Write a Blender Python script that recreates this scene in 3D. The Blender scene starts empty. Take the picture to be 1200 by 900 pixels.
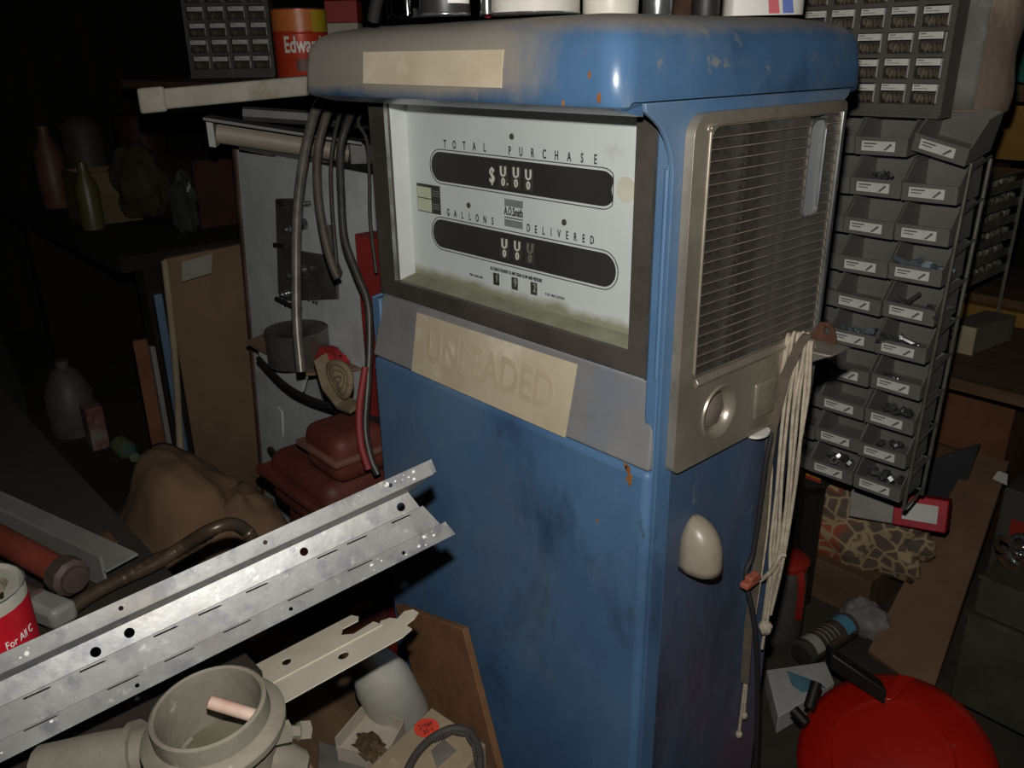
import bpy, math, random
from mathutils import Vector as V, Matrix, noise, geometry
random.seed(7)
sc = bpy.context.scene; col = sc.collection

# ---------------------------------------------------------------- camera (solved from the pump's vanishing points)
CAMZ = 1.38; FPX = 979.0
def _ray(x, y): return V((x-600.0, -(y-450.0), -FPX))
_X = -_ray(-350, 78); _X.normalize()
_Y = _ray(1768, 45); _Y = _Y-_X*(_X.dot(_Y)); _Y.normalize()
_Z = _X.cross(_Y)
CAM = V((0, 0, CAMZ))
def wdir(x, y):
    r = _ray(x, y); return V((_X.dot(r), _Y.dot(r), _Z.dot(r)))/FPX
def U(x, y, axis, val):                     # where the sight line through a photo point meets the plane axis = val
    d = wdir(x, y); return CAM+d*((val-CAM[axis])/d[axis])
def D(x, y, depth): return CAM+wdir(x, y)*depth
cam = bpy.data.objects.new('camera', bpy.data.cameras.new('camera')); col.objects.link(cam)
Rm = Matrix((_X, _Y, _Z))
cam.matrix_world = Matrix.Translation(CAM) @ Rm.to_4x4()
cam.data.sensor_width = 36; cam.data.lens = 36*FPX/1200; cam.data.clip_start = .01
sc.camera = cam
sc.view_settings.view_transform = 'Standard'; sc.view_settings.look = 'None'
sc.view_settings.gamma = 1; sc.view_settings.use_curve_mapping = False
sc.view_settings.exposure = 0.0
# ---------------------------------------------------------------- world: an unlit shed, hardly any ambient light
w = bpy.data.worlds.new('world'); sc.world = w; w.use_nodes = True
w.node_tree.nodes['Background'].inputs[0].default_value = (.75, .85, 1, 1)
w.node_tree.nodes['Background'].inputs[1].default_value = .003
# ---------------------------------------------------------------- the camera's own flash, just above the lens
fl = bpy.data.lights.new('camera_flash', 'SPOT'); fl.energy = 43; fl.shadow_soft_size = .011
fl.spot_size = math.radians(150); fl.spot_blend = 1.0; fl.color = (1, .965, .92)
flo = bpy.data.objects.new('camera_flash', fl); col.objects.link(flo)
flo.matrix_world = Matrix.Translation(CAM+Rm @ V((-.004, .090, -.01))) @ Rm.to_4x4()

# ---------------------------------------------------------------- helpers
def lin(c): return c/12.92 if c <= .04045 else ((c+.055)/1.055)**2.4
def H(s):
    s = s.lstrip('#'); return tuple(lin(int(s[i:i+2], 16)/255) for i in (0, 2, 4))+(1,)
MATS = {}
def mat(name, c1=None, c2=None, sc_=6, rough=.6, metal=0, bump=0, bs=60, spots=None, stretch=(1, 1, 1), lo=.38, hi=.62, alpha=1, coat=0, spec=.5, det=6):
    if name in MATS: return MATS[name]
    m = bpy.data.materials.new(name); m.use_nodes = True; nt = m.node_tree; N = nt.nodes; L = nt.links
    b = N['Principled BSDF']; b.inputs['Roughness'].default_value = rough; b.inputs['Metallic'].default_value = metal
    b.inputs['Specular IOR Level'].default_value = spec; b.inputs['Coat Weight'].default_value = coat
    b.inputs['Alpha'].default_value = alpha
    c1 = H(c1) if isinstance(c1, str) else c1
    b.inputs['Base Color'].default_value = c1
    if c2 or bump or spots:
        tc = N.new('ShaderNodeTexCoord'); mp = N.new('ShaderNodeMapping'); L.new(tc.outputs['Object'], mp.inputs[0])
        mp.inputs['Scale'].default_value = stretch
    out = None
    def layer(base, colour, scale, l, h, seed):
        n = N.new('ShaderNodeTexNoise'); n.inputs['Scale'].default_value = scale; n.inputs['Detail'].default_value = det
        n.noise_dimensions = '4D'; n.inputs['W'].default_value = seed; n.inputs['Roughness'].default_value = .62
        L.new(mp.outputs[0], n.inputs['Vector'])
        r = N.new('ShaderNodeMapRange'); r.inputs['From Min'].default_value = l; r.inputs['From Max'].default_value = h
        L.new(n.outputs['Fac'], r.inputs['Value'])
        x = N.new('ShaderNodeMix'); x.data_type = 'RGBA'; L.new(r.outputs[0], x.inputs[0])
        if base is None: x.inputs[6].default_value = c1
        else: L.new(base, x.inputs[6])
        x.inputs[7].default_value = H(colour) if isinstance(colour, str) else colour
        return x.outputs[2]
    if c2: out = layer(None, c2, sc_, lo, hi, 1.3)
    for i, s in enumerate(spots or []): out = layer(out, s[0], s[1], s[2], s[3], 5.7+i*3.1)
    if out: L.new(out, b.inputs['Base Color'])
    if bump:
        n = N.new('ShaderNodeTexNoise'); n.inputs['Scale'].default_value = bs; n.inputs['Detail'].default_value = 4
        L.new(mp.outputs[0], n.inputs['Vector'])
        bp = N.new('ShaderNodeBump'); bp.inputs['Strength'].default_value = bump; bp.inputs['Distance'].default_value = .004
        L.new(n.outputs['Fac'], bp.inputs['Height']); L.new(bp.outputs[0], b.inputs['Normal'])
    MATS[name] = m; return m
def glass(name, tint=(1, 1, 1, 1), refl=.06, rough=.03):
    if name in MATS: return MATS[name]
    m = bpy.data.materials.new(name); m.use_nodes = True; nt = m.node_tree; N = nt.nodes; L = nt.links
    N.remove(N['Principled BSDF']); t = N.new('ShaderNodeBsdfTransparent'); t.inputs[0].default_value = tint
    g = N.new('ShaderNodeBsdfGlossy'); g.inputs['Roughness'].default_value = rough
    x = N.new('ShaderNodeMixShader'); x.inputs[0].default_value = refl
    L.new(t.outputs[0], x.inputs[1]); L.new(g.outputs[0], x.inputs[2]); L.new(x.outputs[0], N['Material Output'].inputs[0])
    MATS[name] = m; return m

class MB:
    def __init__(s): s.v = []; s.f = []
    def add(s, vs, fs, M=None):
        o = len(s.v); s.v += [(M @ V(p)) if M else V(p) for p in vs]; s.f += [tuple(i+o for i in f) for f in fs]; return s
    def box(s, a, b, M=None):
        (x0, y0, z0), (x1, y1, z1) = a, b
        return s.add([(x0, y0, z0), (x1, y0, z0), (x1, y1, z0), (x0, y1, z0), (x0, y0, z1), (x1, y0, z1), (x1, y1, z1), (x0, y1, z1)],
                     [(0, 3, 2, 1), (4, 5, 6, 7), (0, 1, 5, 4), (1, 2, 6, 5), (2, 3, 7, 6), (3, 0, 4, 7)], M)
    def prism(s, pts, d, M=None):             # planar polygon swept by the vector d
        n = len(pts); pts = [V(p) for p in pts]; d = V(d)
        return s.add(pts+[p+d for p in pts], [tuple(range(n))[::-1], tuple(range(n, 2*n))]+[(i, (i+1) % n, n+(i+1) % n, n+i) for i in range(n)], M)
    def plate(s, outer, holes, t, M=None):    # flat outline with real holes, thickness t along +z
        loops = [outer]+list(holes); flat = [V((p[0], p[1], 0)) for l in loops for p in l]; n = len(flat)
        tris = geometry.tessellate_polygon([[V((p[0], p[1], 0)) for p in l] for l in loops])
        fs = [tuple(t_) for t_ in tris]+[tuple(i+n for i in t_[::-1]) for t_ in tris]; o = 0
        for l in loops:
            k = len(l); fs += [(o+i, o+(i+1) % k, n+o+(i+1) % k, n+o+i) for i in range(k)]; o += k
        return s.add(flat+[p+V((0, 0, t)) for p in flat], fs, M)
    def lathe(s, prof, n=24, M=None, arc=1.0, caps=True):
        vs = []; fs = []; k = len(prof); full = arc >= 1
        m = n if full else n+1
        for i in range(m):
            a = 2*math.pi*arc*i/n
            for r, z in prof: vs.append((r*math.cos(a), r*math.sin(a), z))
        for i in range(n):
            j = (i+1) % m
            for q in range(k-1): fs.append((i*k+q, j*k+q, j*k+q+1, i*k+q+1))
        if full and caps:
            if prof[0][0] > 1e-6: fs.append(tuple(i*k for i in range(n))[::-1])
            if prof[-1][0] > 1e-6: fs.append(tuple(i*k+k-1 for i in range(n)))
        return s.add(vs, fs, M)
    def tube(s, path, r, n=8, steps=6, smooth=True, rf=None):
        P = [V(p) for p in path]
        if smooth and len(P) > 2:
            Q = [P[0]*2-P[1]]+P+[P[-1]*2-P[-2]]; o = []
            for i in range(1, len(Q)-2):
                for j in range(steps):
                    t = j/steps; a, b, c, d = Q[i-1:i+3]
                    o.append(.5*((2*b)+(c-a)*t+(2*a-5*b+4*c-d)*t*t+(3*b-a-3*c+d)*t**3))
            P = o+[P[-1]]
        t0 = (P[1]-P[0]).normalized(); u = t0.orthogonal().normalized(); vs = []; fs = []
        for i, p in enumerate(P):
            t = (P[min(i+1, len(P)-1)]-P[max(i-1, 0)]).normalized()
            u = (u-t*u.dot(t)).normalized(); w_ = t.cross(u)
            rr = r if rf is None else r*rf(i/(len(P)-1))
            for k in range(n):
                a = 2*math.pi*k/n; vs.append(p+(u*math.cos(a)+w_*math.sin(a))*rr)
        for i in range(len(P)-1):
            for k in range(n): fs.append((i*n+k, i*n+(k+1) % n, (i+1)*n+(k+1) % n, (i+1)*n+k))
        fs.append(tuple(range(n))[::-1]); fs.append(tuple(range((len(P)-1)*n, len(P)*n)))
        return s.add(vs, fs)
    def ribbon(s, path, wv, t):                # flat strap: path swept with width vector wv and thickness t
        P = [V(p) for p in path]; wv = V(wv); vs = []; fs = []
        for i, p in enumerate(P):
            tg = (P[min(i+1, len(P)-1)]-P[max(i-1, 0)]).normalized(); n = tg.cross(wv).normalized()*t/2
            vs += [p-wv/2-n, p+wv/2-n, p+wv/2+n, p-wv/2+n]
        for i in range(len(P)-1):
            for k in range(4): fs.append((i*4+k, i*4+(k+1) % 4, i*4+4+(k+1) % 4, i*4+4+k))
        fs.append((3, 2, 1, 0)); e = len(vs)-4; fs.append((e, e+1, e+2, e+3))
        return s.add(vs, fs)
    def blob(s, c, r, amp=.25, fr=2.0, n=14, seed=0, flat=None, M=None):   # lumpy ellipsoid
        vs = []; fs = []; m = 2*n; r = V(r)
        for i in range(n+1):
            th = math.pi*i/n
            for j in range(m):
                ph = 2*math.pi*j/m; d = V((math.sin(th)*math.cos(ph), math.sin(th)*math.sin(ph), math.cos(th)))
                k = 1+amp*(noise.noise(d*fr+V((seed, seed*2.3, 0)))+.5*noise.noise(d*fr*2.7+V((seed, 0, 3))))
                p = V((d.x*r.x*k, d.y*r.y*k, d.z*r.z*k))
                if flat is not None and p.z < flat*r.z: p.z = flat*r.z
                vs.append(p+V(c))
        for i in range(n):
            for j in range(m): fs.append((i*m+j, (i+1)*m+j, (i+1)*m+(j+1) % m, i*m+(j+1) % m))
        return s.add(vs, fs, M)
def frame(o, u, v, n=None):                    # matrix with axes u, v, n at o
    u = V(u).normalized(); v = V(v); v = (v-u*u.dot(v)).normalized(); n = u.cross(v)
    return Matrix(((u.x, v.x, n.x, o[0]), (u.y, v.y, n.y, o[1]), (u.z, v.z, n.z, o[2]), (0, 0, 0, 1)))
WL = {}
def ob(name, mb, m, parent=None, smooth=None, bevel=0, seg=2, kind=None, weld=True):
    me = bpy.data.meshes.new(name)
    me.from_pydata([tuple(p) for p in mb.v], [], mb.f); me.validate()
    import bmesh
    bm = bmesh.new(); bm.from_mesh(me)
    if weld: bmesh.ops.remove_doubles(bm, verts=bm.verts, dist=1e-6)
    bmesh.ops.recalc_face_normals(bm, faces=bm.faces); bm.to_mesh(me); bm.free()
    me.materials.append(m)
    if smooth is not None:
        me.polygons.foreach_set('use_smooth', [True]*len(me.polygons)); me.set_sharp_from_angle(angle=math.radians(smooth))
    o = bpy.data.objects.new(name, me); col.objects.link(o)
    if bevel:
        bv = o.modifiers.new('bevel', 'BEVEL'); bv.width = bevel; bv.segments = seg; bv.limit_method = 'ANGLE'; bv.harden_normals = False
        if smooth is None:
            me.polygons.foreach_set('use_smooth', [True]*len(me.polygons)); me.set_sharp_from_angle(angle=math.radians(50))
    if parent is not None:
        o.parent = parent; o.location = -WL.get(parent.name, V((0, 0, 0)))
    WL[o.name] = V((0, 0, 0))
    if kind: o['kind'] = kind
    return o
def tag(o, label, cat, group=None):
    o['label'] = label; o['category'] = cat
    if group: o['group'] = group
    return o
def thing(name, label, cat, loc=(0, 0, 0), group=None):
    o = bpy.data.objects.new(name, None); o.empty_display_size = .05; col.objects.link(o); o.location = loc
    WL[o.name] = V(loc); return tag(o, label, cat, group)
def struct(name, mb, m, **k):
    o = ob(name, mb, m, **k); o['kind'] = 'structure'; return o
def dup(o, parent=None):
    c = o.copy(); col.objects.link(c); c.parent = parent
    if parent is not None: c.matrix_parent_inverse = o.matrix_parent_inverse
    for ch in list(o.children): dup(ch, c)
    return c
def text(name, s, pos, u, v, size, m, parent, cond=.62, space=1.0, align='CENTER', bold=0, depth=.0004):
    cu = bpy.data.curves.new(name, 'FONT'); cu.body = s; cu.size = size; cu.align_x = align; cu.align_y = 'CENTER'
    cu.space_character = space; cu.offset = bold; cu.extrude = depth; cu.resolution_u = 3
    t = bpy.data.objects.new(name, cu); me = bpy.data.meshes.new_from_object(t)
    bpy.data.objects.remove(t); bpy.data.curves.remove(cu)
    me.transform(frame(pos, u, v) @ Matrix.Diagonal((cond, 1, 1, 1)))
    me.materials.clear(); me.materials.append(m)
    o = bpy.data.objects.new(name, me); col.objects.link(o)
    if parent is not None: o.parent = parent; o.location = -WL.get(parent.name, V((0, 0, 0)))
    WL[o.name] = V((0, 0, 0)); return o
def rrect(x0, y0, x1, y1, r, n=6):
    rs = r if isinstance(r, (list, tuple)) else (r,)*4; o = []
    for (cx, cy, a0, q) in ((x0, y0, 180, 0), (x1, y0, 270, 1), (x1, y1, 0, 2), (x0, y1, 90, 3)):
        rr = rs[q]; ox = cx+(rr if cx == x0 else -rr); oy = cy+(rr if cy == y0 else -rr)
        if rr < 1e-6: o.append((cx, cy)); continue
        for i in range(n+1):
            a = math.radians(a0+90*i/n); o.append((ox+rr*math.cos(a), oy+rr*math.sin(a)))
    return o
def circ(cx, cy, r, n=20, ry=None):
    ry = ry or r
    return [(cx+r*math.cos(2*math.pi*i/n), cy+ry*math.sin(2*math.pi*i/n)) for i in range(n)]
X_, Y_, Z_ = V((1, 0, 0)), V((0, 1, 0)), V((0, 0, 1))
MFRONT = lambda y: frame((0, y, 0), X_, Z_)                 # local x,y -> world x,z; local +z -> world -y
MSIDE = lambda x: frame((x, 0, 0), Y_, Z_)                  # local x,y -> world y,z; local +z -> world +x
ORD = ['topmost', 'second', 'third', 'fourth', 'fifth', 'sixth', 'seventh', 'eighth', 'ninth', 'tenth', 'eleventh']
# ================================================================ the shed
m_floor = mat('floor_dirt', '#4a4238', '#332e28', 3, .95, bump=.5, bs=25)
m_wallw = mat('shed_boards', '#2c241d', '#1b1713', 2.5, .9, bump=.4, bs=14, stretch=(6, 6, .6))
struct('floor', MB().box((-5.2, -2.2, -.1), (2.2, 4.2, 0)), m_floor)
struct('ceiling', MB().box((-5.2, -2.2, 2.7), (2.2, 4.2, 2.8)), m_wallw)
struct('wall_back', MB().box((-5.2, 4.1, 0), (2.2, 4.2, 2.7)), m_wallw)
struct('wall_left', MB().box((-5.2, -2.2, 0), (-5.1, 4.1, 2.7)), m_wallw)
struct('wall_right', MB().box((2.1, -2.2, 0), (2.2, 4.1, 2.7)), m_wallw)
struct('wall_front', MB().box((-5.1, -2.2, 0), (2.1, -2.1, 2.7)), m_wallw)
# ================================================================ the fuel pump
XC, XL, XR = -.874, -1.185, -.5625
m_blue = mat('pump_blue', '#54779a', '#446387', 4, .5, bump=.12, bs=22, spots=[('#707a84', 3.2, .50, .82), ('#2f4259', 7, .56, .76), ('#3a4653', 30, .63, .72), ('#7f8a94', 60, .68, .72), ('#7a5a3c', 25, .715, .735)], stretch=(1, 1, .6))
m_sideblue = mat('pump_blue_shaded_grimy', '#47607c', '#3a4d66', 4, .5, bump=.14, bs=22, spots=[('#584f57', 3.5, .46, .70), ('#2b2f3c', 6, .52, .72), ('#5f6b78', 40, .62, .70)], stretch=(1, 1, .4))  # darker blue paints in the side's weaker light, brown spots add grime
def dusty_blue():
    m = mat('hood_blue_dusty', '#4a6b8e', '#3b5876', 4, .45, bump=.1, bs=18, spots=[('#6f7780', 5, .48, .75), ('#7d7f80', 34, .62, .70), ('#2b3d54', 10, .56, .8), ('#8a5f38', 30, .70, .725)])
    nt = m.node_tree; N = nt.nodes; L = nt.links; b = N['Principled BSDF']
    src = b.inputs['Base Color'].links[0].from_socket
    g = N.new('ShaderNodeTexCoord'); sp = N.new('ShaderNodeSeparateXYZ'); L.new(g.outputs['Object'], sp.inputs[0])
    # settled dust: thick on the top, on the shoulder above the front and thinning towards the worn right corner
    n = N.new('ShaderNodeTexNoise'); n.inputs['Scale'].default_value = 9; n.inputs['Detail'].default_value = 8; n.inputs['Roughness'].default_value = .7; mq = N.new('ShaderNodeMapping'); mq.inputs['Scale'].default_value = (1.3, 1.3, .45); L.new(g.outputs['Object'], mq.inputs[0]); L.new(mq.outputs[0], n.inputs['Vector'])
    a = N.new('ShaderNodeMapRange'); a.inputs['From Min'].default_value = -.62; a.inputs['From Max'].default_value = -.84; L.new(sp.outputs[0], a.inputs[0])
    z = N.new('ShaderNodeMapRange'); z.inputs['From Min'].default_value = 1.392; z.inputs['From Max'].default_value = 1.424; L.new(sp.outputs[2], z.inputs[0])
    ad = N.new('ShaderNodeMath'); ad.operation = 'MAXIMUM'; L.new(a.outputs[0], ad.inputs[0]); L.new(z.outputs[0], ad.inputs[1])
    zz = N.new('ShaderNodeMapRange'); zz.inputs['From Min'].default_value = 1.328; zz.inputs['From Max'].default_value = 1.352; L.new(sp.outputs[2], zz.inputs[0])
    ml = N.new('ShaderNodeMath'); ml.operation = 'MULTIPLY'; L.new(ad.outputs[0], ml.inputs[0]); L.new(zz.outputs[0], ml.inputs[1])
    s = N.new('ShaderNodeMath'); s.operation = 'ADD'; L.new(ml.outputs[0], s.inputs[0]); L.new(n.outputs['Fac'], s.inputs[1])
    r = N.new('ShaderNodeMapRange'); r.inputs['From Min'].default_value = .62; r.inputs['From Max'].default_value = 1.15; r.inputs['To Max'].default_value = .95; L.new(s.outputs[0], r.inputs[0])
    x = N.new('ShaderNodeMix'); x.data_type = 'RGBA'; L.new(r.outputs[0], x.inputs[0]); L.new(src, x.inputs[6]); x.inputs[7].default_value = H('#8d867a')
    L.new(x.outputs[2], b.inputs['Base Color'])
    ro = N.new('ShaderNodeMapRange'); ro.inputs['To Min'].default_value = .28; ro.inputs['To Max'].default_value = .9; L.new(r.outputs[0], ro.inputs[0]); L.new(ro.outputs[0], b.inputs['Roughness'])
    return m
m_hood = dusty_blue()
m_grey = mat('apron_grey', '#888888', '#777778', 5, .7, spots=[('#66748a', 4, .56, .78), ('#8d8779', 7, .6, .75)])
m_frame = mat('dial_frame_taupe', '#5a544d', '#48433e', 9, .5, .3, bump=.1, spots=[('#75706a', 14, .62, .75)])
m_chrome = mat('chrome', '#c8c8c6', '#a5a5a2', 20, .22, .9)
m_alu = mat('dusty_aluminium', '#b3aa9a', '#978e80', 8, .36, .6, bump=.1, bs=40, spots=[('#776f62', 11, .58, .75)])
m_slat = mat('louver_metal', '#7a756d', '#635e57', 9, .42, .35, spots=[('#3b3631', 5, .50, .68), ('#9a9488', 13, .62, .8)])
m_white = mat('dial_white', '#e0e0df', '#d4d4d2', 5, .45, spots=[('#b9b6ac', 9, .68, .82)])
m_black = mat('dial_black', '#302e2c', '#393633', 8, .5)
m_ink = mat('ink', '#3a3a3a', rough=.6)
m_bone = mat('bone_digit', '#d8d6cc', rough=.5)
m_paper = mat('aged_paper', '#c9bda4', '#bbad92', 7, .85, spots=[('#93805e', 9, .62, .8), ('#dcd3bd', 13, .56, .7), ('#7d6a4a', 40, .68, .74)])
m_inner = mat('body_dark', '#2a2c30', '#1e1f22', 6, .8)
m_rust = mat('rust', '#5a3a28', '#3c2a20', 20, .9, .2, bump=.4)
pump = thing('fuel_pump', 'old dusty blue fuel pump with white dial and louvered side panel', 'fuel pump', (XC, .9, 0))
# hood
def hood():
    mb = MB(); rings = []
    spec = [(1.318, .05), (1.326, .012), (1.329, .003), (1.334, 0), (1.36, .0015), (1.385, .005), (1.398, .010), (1.408, .019), (1.415, .034), (1.420, .07), (1.4225, .14)]
    n = 10; vs = []
    for z, i in spec:
        r = max(.030-i*.15, .012)
        ring = rrect(XL+(i if z > 1.334 else 0), .649+i, XR-(i if z > 1.334 else 0), 1.151-i, r, n)
        # gentle crown: the corners sit a little lower than the middle of each side
        for (x, y) in ring:
            zq = 1.3335 if (z < 1.334 and .672 < y < 1.128 and abs(x-XC) > .30) else z
            dx = abs(x-XC)/.311; k = max(0, z-1.385)/.037
            vs.append((x, y, zq-.011*k*max(0, dx-.45)**1.5))
    m = len(rrect(0, 0, 1, 1, .1, n)); fs = []
    for q in range(len(spec)-1):
        for j in range(m): fs.append((q*m+j, q*m+(j+1) % m, (q+1)*m+(j+1) % m, (q+1)*m+j))
    fs.append(tuple(range((len(spec)-1)*m, len(spec)*m)))
    mb.add(vs, fs)
    return ob('hood', mb, m_hood, pump, smooth=40)
hood()
# sides, posts, cores
gus = [(.690, 1.332), (.692, 1.3235), (.698, 1.3195), (.706, 1.315), (.717, 1.307), (.728, 1.294), (.736, 1.279), (.741, 1.26)]
side = gus+[(.741, .03), (1.059, .03), (1.059, 1.26)]+[(1.8-y, z) for y, z in gus[::-1]]
side_l = [(.80, 1.331), (.80, 1.008), (.745, 1.0), (.741, .03), (1.059, .03), (1.059, 1.331)]
for x, sp_ in ((XR-.006, side), (XL, side_l)):
    ob('side_panel', MB().plate(sp_, [], .006, MSIDE(x)), m_blue, pump, bevel=.0012)
ob('side_shade_skin', MB().box((XR, .768, .03), (XR+.0012, 1.056, .9)), m_sideblue, pump)
ob('body_core', MB().box((XL+.008, .762, .02), (XR-.008, 1.045, 1.005)), m_blue, pump)
ob('meter_housing', MB().box((-1.157, .806, 1.006), (XR-.008, 1.045, 1.322)), m_inner, pump)
for a, b, zt_ in ((-.5885, XR-.0062, 1.325), (XL+.0062, -1.160, 1.0)):
    ob('corner_post', MB().box((a, .7435, .03), (b, .766, zt_)), m_blue, pump, bevel=.003)
ob('post_bead', MB().tube([(-.5715, .7425, 1.262), (-.5715, .7425, 1.02)], .0032, 8), m_blue, pump, smooth=60)
zg = U(482, 436, 1, .735).z
ob('front_panel', MB().box((XL+.002, .735, .03), (XR-.007, .761, zg)), m_blue, pump, bevel=.011, seg=4)
ap = MB(); xa, xb = XL+.004, XR-.0085
ap.add([(xa+.022, .751, 1.011), (xb-.004, .751, 1.011), (xb, .7352, zg+.001), (xa, .7352, zg+.001), (xa+.022, .7615, 1.011), (xb-.004, .7615, 1.011), (xb, .7615, zg+.001), (xa, .7615, zg+.001)],
       [(0, 1, 2, 3), (4, 7, 6, 5), (0, 4, 5, 1), (1, 5, 6, 2), (2, 6, 7, 3), (3, 7, 4, 0)])
ob('apron', ap, m_grey, pump, bevel=.004)
# dial frame and recess
gx0, gx1, gz0, gz1 = -1.113, -.621, 1.0395, 1.318
ob('dial_frame', MB().plate([(-1.157, 1.0125), (-.591, 1.0125), (-.591, 1.322), (-1.157, 1.322)], [[(gx0, gz0), (gx1, gz0), (gx1, gz1), (gx0, gz1)]], .010, MFRONT(.757)), m_frame, pump, bevel=.001)
ob('frame_edge_trim', MB().box((-.5912, .7445, 1.013), (-.5888, .757, 1.300)), m_chrome, pump)
ob('frame_edge_trim', MB().box((gx0-.0012, .7455, gz0), (gx0+.0008, .752, gz1)), m_chrome, pump)
DY = .787
box = ob('dial_box', MB().box((gx0-.001, .757, gz0-.002), (gx0+.0004, DY, gz1)).box((gx1-.0004, .757, gz0-.002), (gx1+.001, DY, gz1)).box((gx0, .757, gz1-.0005), (gx1, DY, gz1+.001)), m_white, pump)
m_sill = mat('dirty_sill', '#9a9883', '#7f7b66', 12, .9)
ob('dial_sill', MB().add([(gx0, .756, gz0), (gx1, .756, gz0), (gx1, DY-.0005, gz0+.006), (gx0, DY-.0005, gz0+.006), (gx0, .756, gz0-.003), (gx1, .756, gz0-.003), (gx1, DY-.0005, gz0-.003), (gx0, DY-.0005, gz0-.003)],
   [(0, 1, 2, 3), (4, 7, 6, 5), (0, 4, 5, 1), (1, 5, 6, 2), (2, 6, 7, 3), (3, 7, 4, 0)]), m_sill, pump)
def dial_mat():
    m = mat('dial_face', '#dedede', '#d4d4d4', 5, .42, spots=[('#b9b6ae', 10, .64, .80), ('#a8a6a0', 30, .72, .76)])
    nt = m.node_tree; N = nt.nodes; L = nt.links; b = N['Principled BSDF']; src = b.inputs['Base Color'].links[0].from_socket
    g = N.new('ShaderNodeTexCoord'); sp = N.new('ShaderNodeSeparateXYZ'); L.new(g.outputs['Object'], sp.inputs[0])
    n = N.new('ShaderNodeTexNoise'); n.inputs['Scale'].default_value = 22; n.inputs['Detail'].default_value = 5; L.new(g.outputs['Object'], n.inputs[0])
    z = N.new('ShaderNodeMapRange'); z.inputs['From Min'].default_value = 1.072; z.inputs['From Max'].default_value = 1.046; L.new(sp.outputs[2], z.inputs[0])
    s = N.new('ShaderNodeMath'); s.operation = 'ADD'; L.new(z.outputs[0], s.inputs[0]); L.new(n.outputs['Fac'], s.inputs[1])
    r = N.new('ShaderNodeMapRange'); r.inputs['From Min'].default_value = .78; r.inputs['From Max'].default_value = 1.25; L.new(s.outputs[0], r.inputs[0])
    x = N.new('ShaderNodeMix'); x.data_type = 'RGBA'; L.new(r.outputs[0], x.inputs[0]); L.new(src, x.inputs[6]); x.inputs[7].default_value = H('#96947f')
    L.new(x.outputs[2], b.inputs['Base Color']); return m
dial = ob('dial_plate', MB().box((gx0, DY, gz0-.002), (gx1, DY+.004, gz1)), dial_mat(), pump)
pane = ob('dial_glass', MB().box((gx0+.001, .7522, gz0+.0005), (gx1-.0005, .7542, gz1-.001)), glass('dial_pane', (.985, 1, .995, 1), .03, .08), pump)
def dp(x, y, d=.0): p = U(x, y, 1, DY-d); return p
def stadium(x0, x1, zc, r, bite=None, n=14):
    o = [(x1-r+r*math.cos(a), zc+r*math.sin(a)) for a in [math.pi*(-.5+i/n) for i in range(n+1)]]
    if bite:                                    # torn edge where the black mask has curled away
        o = [(min(px, bite-.007*math.cos((pz-zc)/r*2.1)+.004), pz) for px, pz in o]
    return o+[(x0+r+r*math.cos(a), zc+r*math.sin(a)) for a in [math.pi*(.5+i/n) for i in range(n+1)]]
for (pl, pr_, pt, pb, bite) in (((506, 196), (722, 220), (560, 183), (560, 219), True), ((508, 272), (722, 316), (560, 266), (560, 300), False)):
    x0 = dp(*pl).x; x1 = dp(*pr_).x; zt = dp(*pt).z; zb = dp(*pb).z; zc = (zt+zb)/2; r = (zt-zb)/2
    s1 = stadium(x0-.0042, x1+.0042, zc, r+.0042); s2 = stadium(x0-.0030, x1+.0030, zc, r+.0030)
    if bite: ob('slot_outline', MB().plate([(min(a, x1-.004), b) for a, b in s1], [[(min(a, x1-.0052), b) for a, b in s2]], .0005, MFRONT(DY)), m_ink, dial)
    else: ob('slot_outline', MB().plate(s1, [s2], .0005, MFRONT(DY)), m_ink, dial)
    ob('display_slot', MB().plate(stadium(x0, x1, zc, r, x1-.004 if bite else None), [], .0006, MFRONT(DY)), m_black, dial)
m_stain = mat('paper_stain', '#cfc6b4', '#d8d2c4', 30, .7)
ob('loose_paper_disc', MB().plate(circ(dp(734, 222).x, dp(734, 222).z, .0155, 20), [], .0009, MFRONT(DY)), m_stain, dial)
m_wheel = mat('number_wheel', '#4a4843', '#3b3935', 30, .5)
def wheel(cx, cy, top, bot, hh, ww, dim=False):
    p = dp(cx, cy); M = frame((p.x, DY-.0012, p.z), X_, Z_)
    wl = ob('number_wheel', MB().plate([(-ww, -hh), (ww, -hh), (ww, hh), (-ww, hh)], [], .0010, M), m_wheel, dial, bevel=.0006)
    mm = mat('dim_digit', '#77746a', rough=.7) if dim else m_bone
    text('digit', top, (p.x+.001, DY-.0026, p.z+hh*.42), X_, Z_, hh*1.25, mm, wl, .95, bold=.0004)
    text('digit', bot, (p.x+.001, DY-.0026, p.z-hh*.48), X_, Z_, hh*.98, mm, wl, .95, bold=.0003)
text('lettering', '$', (dp(577, 206).x, DY-.001, dp(577, 206).z), X_, Z_, .030, m_bone, dial, .72, bold=.0004)
for cx, cy in ((590.5, 207), (605.5, 208.5), (620, 211)): wheel(cx, cy, 'U', '0', .0155, .0088)
for i, (cx, cy) in enumerate(((592, 291), (607, 294), (622, 297))): wheel(cx, cy, 'U', '0', .0155, .0088, dim=i == 2)
text('lettering', '.', (dp(596.5, 214).x, DY-.0028, dp(596.5, 214).z+.003), X_, Z_, .02, m_bone, dial, 1)
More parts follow.
